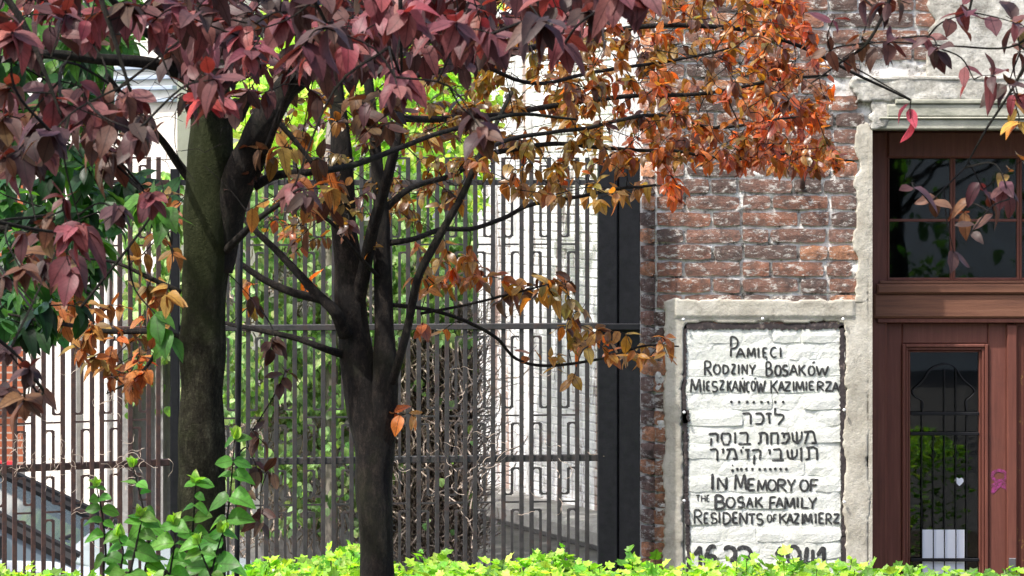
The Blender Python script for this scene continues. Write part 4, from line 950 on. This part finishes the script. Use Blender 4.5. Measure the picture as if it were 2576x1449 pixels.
for pts in ([(520, -160, 7.2, 22), (480, -500, 7.1, 16), (380, -1000, 6.8, 8)], [(520, -160, 7.2, 16), (700, -500, 6.8, 12), (900, -900, 6.3, 6)], [(520, -160, 7.2, 16), (200, -400, 6.6, 12), (-200, -700, 6.2, 6)], [(520, -160, 7.2, 14), (500, -500, 6.2, 10), (400, -700, 5.2, 5)]):
    branch(ta, pts, M['bark'], samples=SA)
lv += clusters([(-600, -120), (1150, -120), (1000, -700), (600, -1200), (0, -1100), (-600, -600)], 250, 5.0, 8.2, .068, T_pur, SA, 8)  # unseen crown and its limbs, added above the view to shade the trunks
for x, y in sample_poly([(100, 120), (520, 60), (1000, 120), (1000, 350), (700, 600), (600, 400), (440, 500), (100, 400)], 160): twigs_to(mb, SA, P(x, y, random.uniform(6.3, 7.4)), .001)
mb.build('twigs', M['bark'], ta, True, 'stuff'); split_leaves(lv, M['leaf_purple'], 'plum', ta, 290)
# ------------------------------------------------------------ tree with two stems
tb = empty('plum_tree', (P(950, 1449, 8).x, -6, 0), 'dark plum tree with two stems and copper leaves tinted as if backlit in front of the fence', 'tree')
SB = []
branch(tb, [(952, 3200, 8, 60), (952, 2200, 8, 46), (950, 1500, 8, 42), (946, 1330, 8, 44), (942, 1200, 8, 48), (938, 1110, 8, 51), (925, 1030, 8, 50), (905, 940, 8.0, 45), (892, 850, 8.0, 43), (882, 760, 8, 41), (875, 680, 8, 36), (868, 590, 8, 32), (864, 500, 8, 30), (858, 400, 8, 27), (852, 300, 8, 22), (842, 180, 8, 18), (835, 60, 8, 14), (825, -100, 8, 10)], M['bark'], 'trunk', 22, 8, .004, .1)
branch(tb, [(950, 1120, 8.0, 42), (962, 1020, 7.98, 38), (969, 940, 7.97, 32), (966, 840, 7.97, 26), (963, 740, 7.97, 23), (961, 640, 7.97, 22), (960, 540, 7.97, 20), (950, 440, 7.97, 17), (940, 340, 7.98, 14), (930, 230, 8, 12), (920, 100, 8, 9)], M['bark'], 'stem', 16, 8, .003, .08, SB)
for pts in ([(893, 780, 8, 22), (915, 680, 7.95, 18), (935, 590, 7.9, 16), (955, 510, 7.85, 15), (980, 420, 7.8, 14), (1000, 345, 7.8, 12), (1015, 250, 7.9, 10), (1045, 190, 8, 8), (1110, 120, 8.2, 6), (1200, 20, 8.4, 4)],
            [(985, 960, 7.9, 12), (1008, 885, 7.85, 11), (1030, 800, 7.85, 11), (1052, 700, 7.8, 11), (1095, 615, 7.8, 11), (1130, 550, 7.8, 10), (1170, 475, 7.8, 9), (1200, 405, 7.8, 8), (1240, 330, 7.9, 6), (1290, 230, 8, 5)],
            [(870, 840, 7.95, 20), (845, 785, 7.9, 16), (805, 745, 7.9, 13), (755, 690, 7.9, 11), (700, 635, 7.9, 9), (620, 560, 7.9, 7), (560, 480, 8, 5)],
            [(815, 755, 7.9, 12), (740, 735, 7.9, 11), (660, 700, 7.9, 9), (600, 660, 7.9, 7)],
            [(868, 893, 8, 12), (810, 875, 7.9, 9), (740, 850, 7.9, 8), (650, 830, 7.9, 7), (565, 812, 8, 5)],
            [(970, 612, 7.97, 9), (1040, 600, 7.98, 7), (1110, 578, 8.1, 7), (1190, 575, 8.2, 6), (1270, 548, 8.3, 6), (1330, 515, 8.4, 5.5), (1430, 500, 8.5, 5), (1540, 478, 8.6, 4.5), (1650, 465, 8.7, 3)],
            [(965, 530, 7.97, 9), (1030, 475, 8, 8), (1130, 445, 8.2, 7), (1200, 400, 8.3, 7), (1270, 378, 8.4, 7), (1400, 362, 8.6, 6), (1560, 375, 8.8, 5), (1700, 380, 9, 4), (1850, 400, 9.2, 4), (2000, 385, 9.4, 3), (2150, 405, 9.5, 2)],
            [(975, 765, 7.97, 6), (1080, 780, 8, 5), (1180, 812, 8.1, 5), (1250, 850, 8.2, 4.5), (1300, 905, 8.3, 4), (1380, 920, 8.4, 4), (1500, 905, 8.5, 3.5), (1620, 872, 8.6, 3), (1710, 872, 8.6, 2)],
            [(1060, 790, 8, 4), (1160, 770, 8, 3.5), (1280, 740, 8, 3), (1380, 715, 8, 2)],
            [(1010, 300, 7.9, 10), (1100, 300, 8.1, 9), (1250, 290, 8.4, 8), (1420, 262, 8.7, 7), (1600, 240, 9, 6), (1780, 235, 9.3, 5), (1950, 200, 9.5, 4), (2080, 190, 9.6, 3)],
            [(1045, 190, 8, 9), (1200, 160, 8.2, 8), (1380, 110, 8.5, 8), (1560, 75, 8.8, 7), (1720, 62, 9, 6.5), (1880, 78, 9.2, 6), (2020, 120, 9.3, 5), (2150, 185, 9.4, 4), (2290, 250, 9.5, 2.5)],
            [(1200, 400, 7.8, 6), (1280, 350, 8, 6), (1480, 320, 8.4, 5), (1640, 290, 8.8, 5), (1800, 320, 9, 4), (1960, 300, 9.2, 3), (2060, 290, 9.3, 2)],
            [(1200, 160, 8.2, 6), (1340, 210, 8.4, 5), (1500, 180, 8.7, 5), (1700, 150, 9, 4), (1850, 120, 9.2, 3)],
            [(955, 700, 7.97, 6), (900, 640, 7.8, 5), (830, 560, 7.7, 5), (760, 520, 7.7, 4)],
            [(870, 520, 8, 7), (840, 450, 7.9, 6), (760, 400, 7.8, 5), (690, 330, 7.8, 4), (640, 260, 7.8, 3)]):
    branch(tb, pts, M['bark'], samples=SB, sides=7)
lv = []; mb = MB()
lv += clusters([(1000, -60), (1500, -60), (1560, 200), (1500, 330), (1250, 330), (1080, 300)], 140, 8, 9.5, .04, T_oli+T_gld+T_brn, SB)
lv += clusters([(1400, -60), (1960, -60), (2010, 200), (1960, 330), (1600, 360), (1400, 300)], 200, 8.4, 10, .043, T_org+T_gld+T_oli[:2]+T_brn[:1], SB)
lv += clusters([(1850, -60), (2010, -60), (2060, 120), (2110, 210), (2070, 310), (1900, 330), (1880, 100)], 92, 8.8, 10, .042, T_red+T_org, SB)
lv += clusters([(1560, 330), (1960, 330), (2100, 370), (2100, 430), (1900, 425), (1700, 420), (1560, 400)], 95, 8.6, 9.8, .04, T_org+T_gld, SB)
lv += clusters([(1900, 340), (2060, 350), (2150, 395), (2185, 425), (2050, 430), (1920, 410)], 26, 9, 9.7, .042, T_red, SB)
lv += clusters([(1620, 430), (1730, 450), (1720, 520), (1640, 500)], 9, 8.6, 9, .044, T_red, SB)
lv += clusters([(1200, 330), (1560, 350), (1620, 480), (1500, 520), (1300, 500), (1180, 430)], 58, 8, 9, .046, T_oli+T_gld, SB, 5)
lv += clusters([(620, 200), (1200, 250), (1230, 480), (1130, 560), (900, 600), (760, 640), (600, 500)], 105, 7.6, 8.8, .04, T_gld+T_oli+T_brn, SB, 5)
lv += clusters([(1000, 640), (1200, 640), (1220, 710), (1010, 720)], 18, 7.9, 8.3, .044, T_org[:2]+T_gld, SB, 5)
lv += clusters([(1240, 700), (1490, 700), (1490, 790), (1250, 780)], 20, 8, 8.5, .048, T_gld+T_brn+T_oli, SB, 5)
lv += clusters([(1330, 820), (1560, 810), (1700, 850), (1710, 900), (1500, 905), (1340, 900)], 26, 8.2, 8.7, .048, T_gld+T_org[:2]+T_oli, SB, 5)
lv += clusters([(1010, 1045), (1045, 1050), (1060, 830), (1110, 835), (600, 700), (650, 760), (780, 700), (920, 600), (1480, 870), (1440, 960)], 0, 7.9, 8.2, .05, T_gld+T_org[:1], SB, 5, droop=.8)
def scatter(S, n, box, L):
    out = []; x0, x1, y0, y1 = box; c_ = []
    for q in S:
        p = q[0]; D = p.y-CAMY
        px_ = p.x/(K*D)+1288; py_ = HY-(p.z-EYE)/(K*D)
        if x0 < px_ < x1 and y0 < py_ < y1 and q[1] < .004: c_.append((p, px_))
    for p, px_ in random.sample(c_, min(n, len(c_))):
        k = (px_-1300)/650+random.gauss(0, .25); tt = T_oli+T_gld if k < .35 else (T_org+T_gld if k < .8 else T_red+T_org)
        out.append((p, rv(1)+Vector((0, -.1, -.5)), rv(.8)+Vector((0, -.3, 1)), L*random.uniform(.6, 1.2), random.choice(tt)()))
    return out
lv += scatter(SB, 1700, (1000, 2120, -60, 440), .04)+scatter(SB, 260, (600, 1240, 230, 720), .036)
for poly, n, D0, D1 in (([(1000, -60), (2000, -60), (2080, 300), (1900, 420), (1300, 420), (1050, 330)], 420, 8.2, 9.8), ([(620, 230), (1200, 250), (1230, 500), (900, 640), (620, 600)], 130, 7.7, 8.4), ([(1200, 330), (1620, 350), (1600, 500), (1250, 500)], 50, 8.1, 8.9)):
    for x, y in sample_poly(poly, n): twigs_to(mb, SB, P(x, y, random.uniform(D0, D1)), .0011)
mb.build('twigs', M['bark'], tb, True, 'stuff'); split_leaves(lv, M['leaf_orange'], 'plum', tb, 300)
# thin iron stake beside the mossy trunk
st = MB().tube([P(590, 1900, 7.3), P(596, 1420, 7.3), P(600, 1000, 7.3), P(604, 700, 7.3), P(606, 520, 7.3)], .0065, 8); so_ = st.build('stake', M['iron_dark'], None, True)
tag(so_, 'thin dark rod standing upright just right of the mossy trunk', 'stake')
# ------------------------------------------------------------ near purple leaves
tc = empty('plum_tree', (-1.9, -9.6, 0), 'purple leaved plum tree whose nearest branches hang across the top left', 'tree')
SC = []
branch(tc, [(-3200, 6000, 4.2, 140), (-3150, 3000, 4.3, 120), (-3000, 1000, 4.3, 110), (-2500, -200, 4.3, 90), (-1800, -500, 4.3, 70), (-900, -420, 4.3, 50), (-100, -300, 4.4, 36), (700, -230, 4.5, 26), (1500, -220, 4.8, 20), (2300, -240, 5.2, 14), (2800, -260, 5.4, 9)], M['bark'], 'trunk', 14, 6, .004, .1, SC)
SC = SC[len(SC)//2:]
for pts in ([(-100, -300, 4.4, 20), (-40, -100, 4.4, 12), (60, 60, 4.4, 8), (120, 200, 4.4, 5), (160, 300, 4.4, 3)], [(200, -270, 4.4, 14), (240, -60, 4.3, 9), (290, 100, 4.3, 6), (330, 230, 4.3, 4)],
            [(700, -230, 4.5, 12), (760, -60, 4.5, 7), (820, 60, 4.5, 4)], [(1000, -230, 4.6, 12), (1010, -100, 4.5, 8), (1010, 60, 4.5, 5), (1010, 190, 4.6, 3)], [(1300, -230, 4.7, 12), (1330, -60, 4.7, 6), (1380, 60, 4.7, 4)],
            [(-900, -420, 4.3, 26), (-500, 100, 4.3, 16), (-150, 500, 4.3, 9), (20, 560, 4.4, 6), (180, 590, 4.5, 3)], [(-500, 100, 4.3, 12), (-200, 700, 4.3, 8), (0, 860, 4.4, 5), (70, 940, 4.4, 3), (60, 1040, 4.4, 2)],
            [(2300, -240, 5.2, 10), (2250, -60, 5.2, 7), (2230, 20, 5.2, 5), (2180, 110, 5.2, 4), (2110, 160, 5.2, 3), (2040, 210, 5.2, 2)],
            [(2500, -240, 5.3, 8), (2460, -60, 5.3, 5), (2440, 30, 5.3, 3)], [(2700, -250, 5.3, 10), (2640, 0, 5.3, 6), (2560, 200, 5.3, 4), (2480, 330, 5.3, 3), (2430, 420, 5.3, 2)],
            [(2640, 0, 5.3, 5), (2560, 110, 5.3, 3), (2400, 115, 5.3, 2.5), (2200, 110, 5.3, 2), (2120, 150, 5.3, 1.5)], [(2180, 110, 5.2, 3), (2090, 130, 5.2, 2), (2200, 200, 5.2, 2), (2290, 250, 5.2, 1.5)]):
    branch(tc, pts, M['bark'], samples=SC, sides=7)
lv = []; mb = MB()
T_pk = [tint((.15, .042, .045)), tint((.11, .037, .04)), tint((.17, .055, .055))]
big = [(330, 245, .072, T_pk), (225, 300, .07, T_pur), (130, 335, .07, T_pur), (60, 380, .066, T_pur), (275, 400, .07, T_brn), (345, 330, .06, T_pur), (210, 590, .062, T_pk), (185, 575, .05, T_pk), (1008, 200, .066, T_pk), (1000, 225, .05, T_pur),
       (1215, 335, .06, T_brn), (1195, 300, .055, T_pur), (955, -35, .072, T_pk), (1030, -20, .078, [tint((.3, .13, .13))]), (1090, -10, .07, T_pk), (735, 485, .045, T_pk), (770, 500, .04, T_pur), (640, 60, .07, T_pur), (600, 90, .06, T_pk), (720, 50, .07, T_pk), (820, 70, .07, T_pur),
       (540, 200, .06, T_pk), (510, 250, .06, [tint((.28, .05, .045))]), (560, 255, .05, T_pk), (1150, 60, .07, T_pk), (1250, 90, .07, T_pur), (1360, 60, .07, T_pur), (1420, 110, .06, T_pk), (1480, 30, .07, T_pur), (1560, -10, .07, T_pk), (1620, -20, .07, T_pur),
       (880, 130, .06, T_pk), (760, 130, .065, T_pur), (30, 80, .065, T_pk), (60, 120, .06, T_brn), (20, 230, .06, T_brn), (110, 230, .06, T_pur), (160, 500, .05, T_pur), (300, 530, .05, T_pur), (380, 500, .05, T_pk), (60, 1010, .066, T_brn), (95, 1000, .05, T_brn), (20, 990, .055, T_pur), (75, 930, .04, T_pur), (15, 880, .045, T_pur), (60, 690, .045, T_brn), (110, 680, .045, T_pur), (0, 700, .05, T_brn), (440, 20, .06, T_pk), (380, 60, .06, T_pk), (330, 20, .06, T_pur), (150, 20, .06, T_pur), (250, 60, .05, T_brn)]
for x, y, L, tt in big:
    p = P(x, y, random.uniform(4.1, 4.8)); td = twigs_to(mb, SC, p, .0016)
    lv += sprig(p, td*.35+Vector((0, -.3, -.35)), random.randint(5, 8), L*.84, random.choice(tt), .55, 1, .02)
lv += clusters([(-40, -60), (1560, -60), (1500, 90), (1200, 140), (800, 170), (480, 190), (380, 60), (200, 120), (-40, 130)], 150, 4.4, 6, .05, T_pur+T_pk, SC)
lv += clusters([(-40, 280), (200, 240), (330, 240), (420, 330), (300, 420), (120, 440), (-40, 420)], 34, 4.4, 5.6, .048, T_pur+T_brn, SC)
lv += clusters([(-30, 540), (130, 560), (200, 680), (80, 720), (-30, 720)], 8, 4.5, 5.2, .05, T_brn+T_pur, SC)
lv += clusters([(2100, 40), (2120, 150), (2080, 130), (2170, 110), (2200, 20), (2270, 95), (2230, 130), (2340, 95), (2360, 130), (2290, 10), (2160, -20), (2240, -30)], 0, 5, 5.5, .042, T_pur+T_brn, SC, 5)
lv += clusters([(2440, 30), (2420, 10), (2530, 40), (2560, 60), (2450, 200), (2530, 215), (2500, 190), (2570, 260), (2560, 130)], 0, 5.1, 5.5, .055, T_pur+T_pk, SC, 4)
lv += clusters([(2300, 480), (2340, 510), (2420, 540), (2480, 490), (2440, 590), (2400, 640), (2500, 540), (2540, 500)], 0, 5.1, 5.5, .045, T_brn+T_pur, SC, 4)
lv += clusters([(2560, 280), (2550, 330), (2575, 400), (2590, 20)], 0, 5.3, 5.5, .05, T_gld, SC, 4)
lv += clusters([(2290, 310)], 0, 5.2, 5.2, .035, [tint((.4, .06, .09))], SC, 4, droop=1.2)
mb.build('twigs', M['bark'], tc, True, 'stuff'); split_leaves(lv, M['leaf_purple'], 'plum', tc, 300)
# ------------------------------------------------------------ young shoots in front of the mossy trunk
sap = empty('green_sapling', (P(400, 1449, 6.4).x, -7.6, 0), 'young green shoots with rounded leaves at the foot of the mossy trunk', 'shrub')
lv = []
stems = [([(500, 2700), (520, 1560), (556, 1400), (578, 1250), (590, 1105)], 70, 9), ([(440, 2700), (450, 1560), (478, 1400), (488, 1290), (492, 1215)], 60, 8), ([(380, 2700), (362, 1560), (376, 1400), (360, 1280), (335, 1175)], 58, 9),
         ([(300, 2700), (262, 1560), (266, 1400), (258, 1300), (243, 1225)], 52, 8), ([(330, 2700), (300, 1580), (330, 1430), (352, 1330), (356, 1300)], 60, 6), ([(220, 2700), (300, 1600), (300, 1460), (310, 1390), (300, 1350)], 62, 6), ([(420, 2700), (470, 1600), (520, 1480), (545, 1390), (560, 1340)], 64, 6), ([(420, 2700), (410, 1560), (428, 1440), (440, 1360), (436, 1320)], 66, 6), ([(560, 2700), (545, 1580), (540, 1480), (510, 1400), (500, 1370)], 66, 5)]
for pts, ls, n in stems:
    D = random.uniform(6.2, 6.6); c = [Vector(q) for q in crom([P(x, y, D) for x, y in pts], 8)]; m = len(c)
    MB().tube(c, [.004-.0028*i/m for i in range(m)], 6).build('stem', M['leaf_stem'] if 'leaf_stem' in M else M['bark'], sap, True)
    c2 = c[m//4:]
    for i in range(n*2):
        t = (i//2)/(n-1); q = c2[min(int(t**.8*(len(c2)-1)), len(c2)-1)]; s = 1 if i % 2 else -1
        if q.z < 1.9 and random.random() < .3: continue
        a = random.uniform(-.5, .5); d = Vector((s*random.uniform(.7, 1), a-.35, random.uniform(-.35, .25)))
        L = ls*K*D*random.uniform(.75, 1.35)*(1-.4*t)
        if random.random() < .25: continue
        lv.append((q, d, Vector((s*-.3, -.75, 1.0))+rv(.35), L, tint((.06, .2, .03))() if random.random() < .6 else tint((.1, .27, .045))()))
    tip = c2[-1]
    for k in range(4): lv.append((tip, Vector((random.uniform(-.5, .5), -.2, 1)), rv(1), ls*K*D*.5, tint((.22, .4, .07))()))
leaf_objects(lv, M['leaf_green'], 'round', sap)
# ------------------------------------------------------------ hedge
hg = empty('hedge', (0, -3.2, 0), 'low bright yellow green hedge running along the fence', 'hedge')
lv = []; mb = MB()
def htop(x, D):
    # height of the hedge top as read from the photograph at mid depth
    py = -16+np.interp(x/(K*11.6)+1288, [-200, 150, 420, 560, 650, 760, 880, 1010, 1120, 1250, 1400, 1530, 1650, 1780, 1900, 2000, 2100, 2200, 2350, 2576, 2900],
                   [1432, 1424, 1424, 1430, 1395, 1392, 1358, 1406, 1388, 1400, 1378, 1402, 1404, 1392, 1394, 1402, 1394, 1404, 1416, 1424, 1428])
    return EYE-(py-HY)*K*11.65-.05+noise.noise(Vector((x*5, D*3, 0)))*.03
tH = [tint((.3, .5, .07), .35), tint((.22, .42, .05), .35), tint((.42, .6, .12), .3), tint((.12, .28, .04), .3)]
tHr = [tint((.16, .32, .07), .3), tint((.24, .42, .1), .3), tint((.1, .23, .05), .3)]
def hl(x, Yd, z, up):
    t = random.choice(tH if random.random() > (x-.3)/1.8*.75 else tHr)
    return ((x, CAMY+Yd, z), (random.uniform(-1, 1), random.uniform(-1, .6), random.uniform(-.25, .9)*up+.1), (random.uniform(-.5, .5), random.uniform(-.7, .2), 1), random.uniform(.024, .052), t())
for i in range(620):
    x = random.uniform(-2.3, 2.3); D = random.uniform(10.2, 11.6); z = htop(x, D); tall = .0+.09*random.random()**3
    if random.random() < .12: tall += .06
    p0 = Vector((x, CAMY+D, z-.14)); p1 = p0+Vector((random.uniform(-.04, .04), random.uniform(-.04, .04), .1+tall)); mb.tube([p0, (p0+p1)/2+rv(.01), p1], .0018, 4, False)
    for k in range(12):
        t = k/11; q = p0.lerp(p1, t); lv.append(hl(q.x+random.uniform(-.02, .02), q.y-CAMY+random.uniform(-.02, .02), q.z, 1))
for i in range(12000):
    x = random.uniform(-2.6, 2.6); D = random.uniform(10.1, 11.7); zt = htop(x, D); lv.append(hl(x, D, zt-abs(random.gauss(0, .07)), .6))
for i in range(4500):
    x = random.uniform(-2.6, 2.6); D = 10.05+abs(random.gauss(0, .05)); lv.append(hl(x, D, random.uniform(.2, htop(x, D)), .4))
for i in range(7000):  # back leaves, added to block light coming through the hedge
    x = random.uniform(-2.6, 2.6); D = 11.75-abs(random.gauss(0, .06)); lv.append(hl(x, D, random.uniform(.2, htop(x, D)-.02), .4))
for i in range(60):
    x = -2.5+i*5/60+random.uniform(-.03, .03); mb.tube([(x, -3.1, 0), (x+random.uniform(-.05, .05), -3.1, .7), (x+random.uniform(-.1, .1), -3.1+random.uniform(-.3, .3), 1.5)], .008, 5)
mb.build('twigs', M['bark'], hg, True, 'stuff'); split_leaves(lv, M['leaf_green'], 'lobed', hg, 300)
# dry bindweed hanging on the gate and fence rails
dv = empty('dry_bindweed', (X(250, 13.4), -.8, 1.7), 'dry pale tendrils tangled on the gate and fence rails', 'climbing plant'); mb = MB()
for (xa, xb, n) in ((0, 430, 60), (985, 1500, 34)):
    for _ in range(n):
        x = random.uniform(xa, xb); y = random.gauss(1165 if xa == 0 else 1155, 26) if random.random() < .5 else random.uniform(900, 1390); a = random.uniform(0, 6.28); pts = []
        D = (13.28+.38*(x+70)/498-.03) if xa == 0 else (13.63+.24*(x-452)/1054)
        for i in range(7): pts.append(P(x, y, D-random.uniform(.0, .03))); x += math.cos(a)*9; y += math.sin(a)*9; a += random.uniform(-.9, .9)
        mb.tube([Vector(q) for q in crom(pts, 2)], .0012, 3, False)
mb.build('tendrils', M['vine'], dv, kind='stuff')
# ------------------------------------------------------------ the far side of the street, behind the viewer (seen in the panes)
ofs = empty('street_facade', (4, -33, 0), 'cream facade with a dark arched gateway across the street, mirrored in the door panes', 'building')
m = MB(); m.box(-14, 9.5, -34, -33, 0, 12).box(12.6, 24, -34, -33, 0, 12).box(9.5, 12.6, -34, -33, 3.2, 12).build('facade', M['cream'], ofs)
MB().box(9.3, 12.8, -35, -34.01, 0, 3.6).build('gateway', M['room'], ofs)
for i in range(7):
    for zz in (4.6, 8): f = MB().bbox(-13+i*3.4, -11.8+i*3.4, -33.0+.002, -32.95, zz, zz+1.9, .02).build('window', M['grey'], ofs); MB().box(-12.9+i*3.4, -11.9+i*3.4, -32.948, -32.945, zz+.1, zz+1.8).build('pane', M['car_glass'], f)
stt = empty('street_tree', (4.3, -19, 0), 'street tree across the pavement, mirrored in the door panes', 'tree')
mb = MB().tube([(4.3, -19, 0), (4.35, -19, 1.5), (4.25, -19, 2.8), (4.4, -19, 4.2), (4.5, -19, 6)], [.16, .14, .13, .1, .05], 10)
mb.build('trunk', M['bark'], stt, True); lv = []; tw_ = MB()
for _ in range(260):
    a = random.uniform(0, 6.28); r = 2.4*random.random()**.5; z = random.uniform(1.5, 6.2); p = Vector((4.4+r*math.cos(a), -19+r*math.sin(a), z)); lv += sprig(p, rv(1), 8, .12, tint((.05, .12, .03)), .5, 1, .3)
for _ in range(24):
    a = random.uniform(0, 6.28); tw_.tube([(4.35, -19, random.uniform(2.5, 5)), (4.4+2*math.cos(a), -19+2*math.sin(a), random.uniform(3, 6.5))], .02, 5)
tw_.build('branches', M['bark'], stt, True, 'stuff'); foliage('foliage', lv, M['leaf_green'], 'plum', stt)
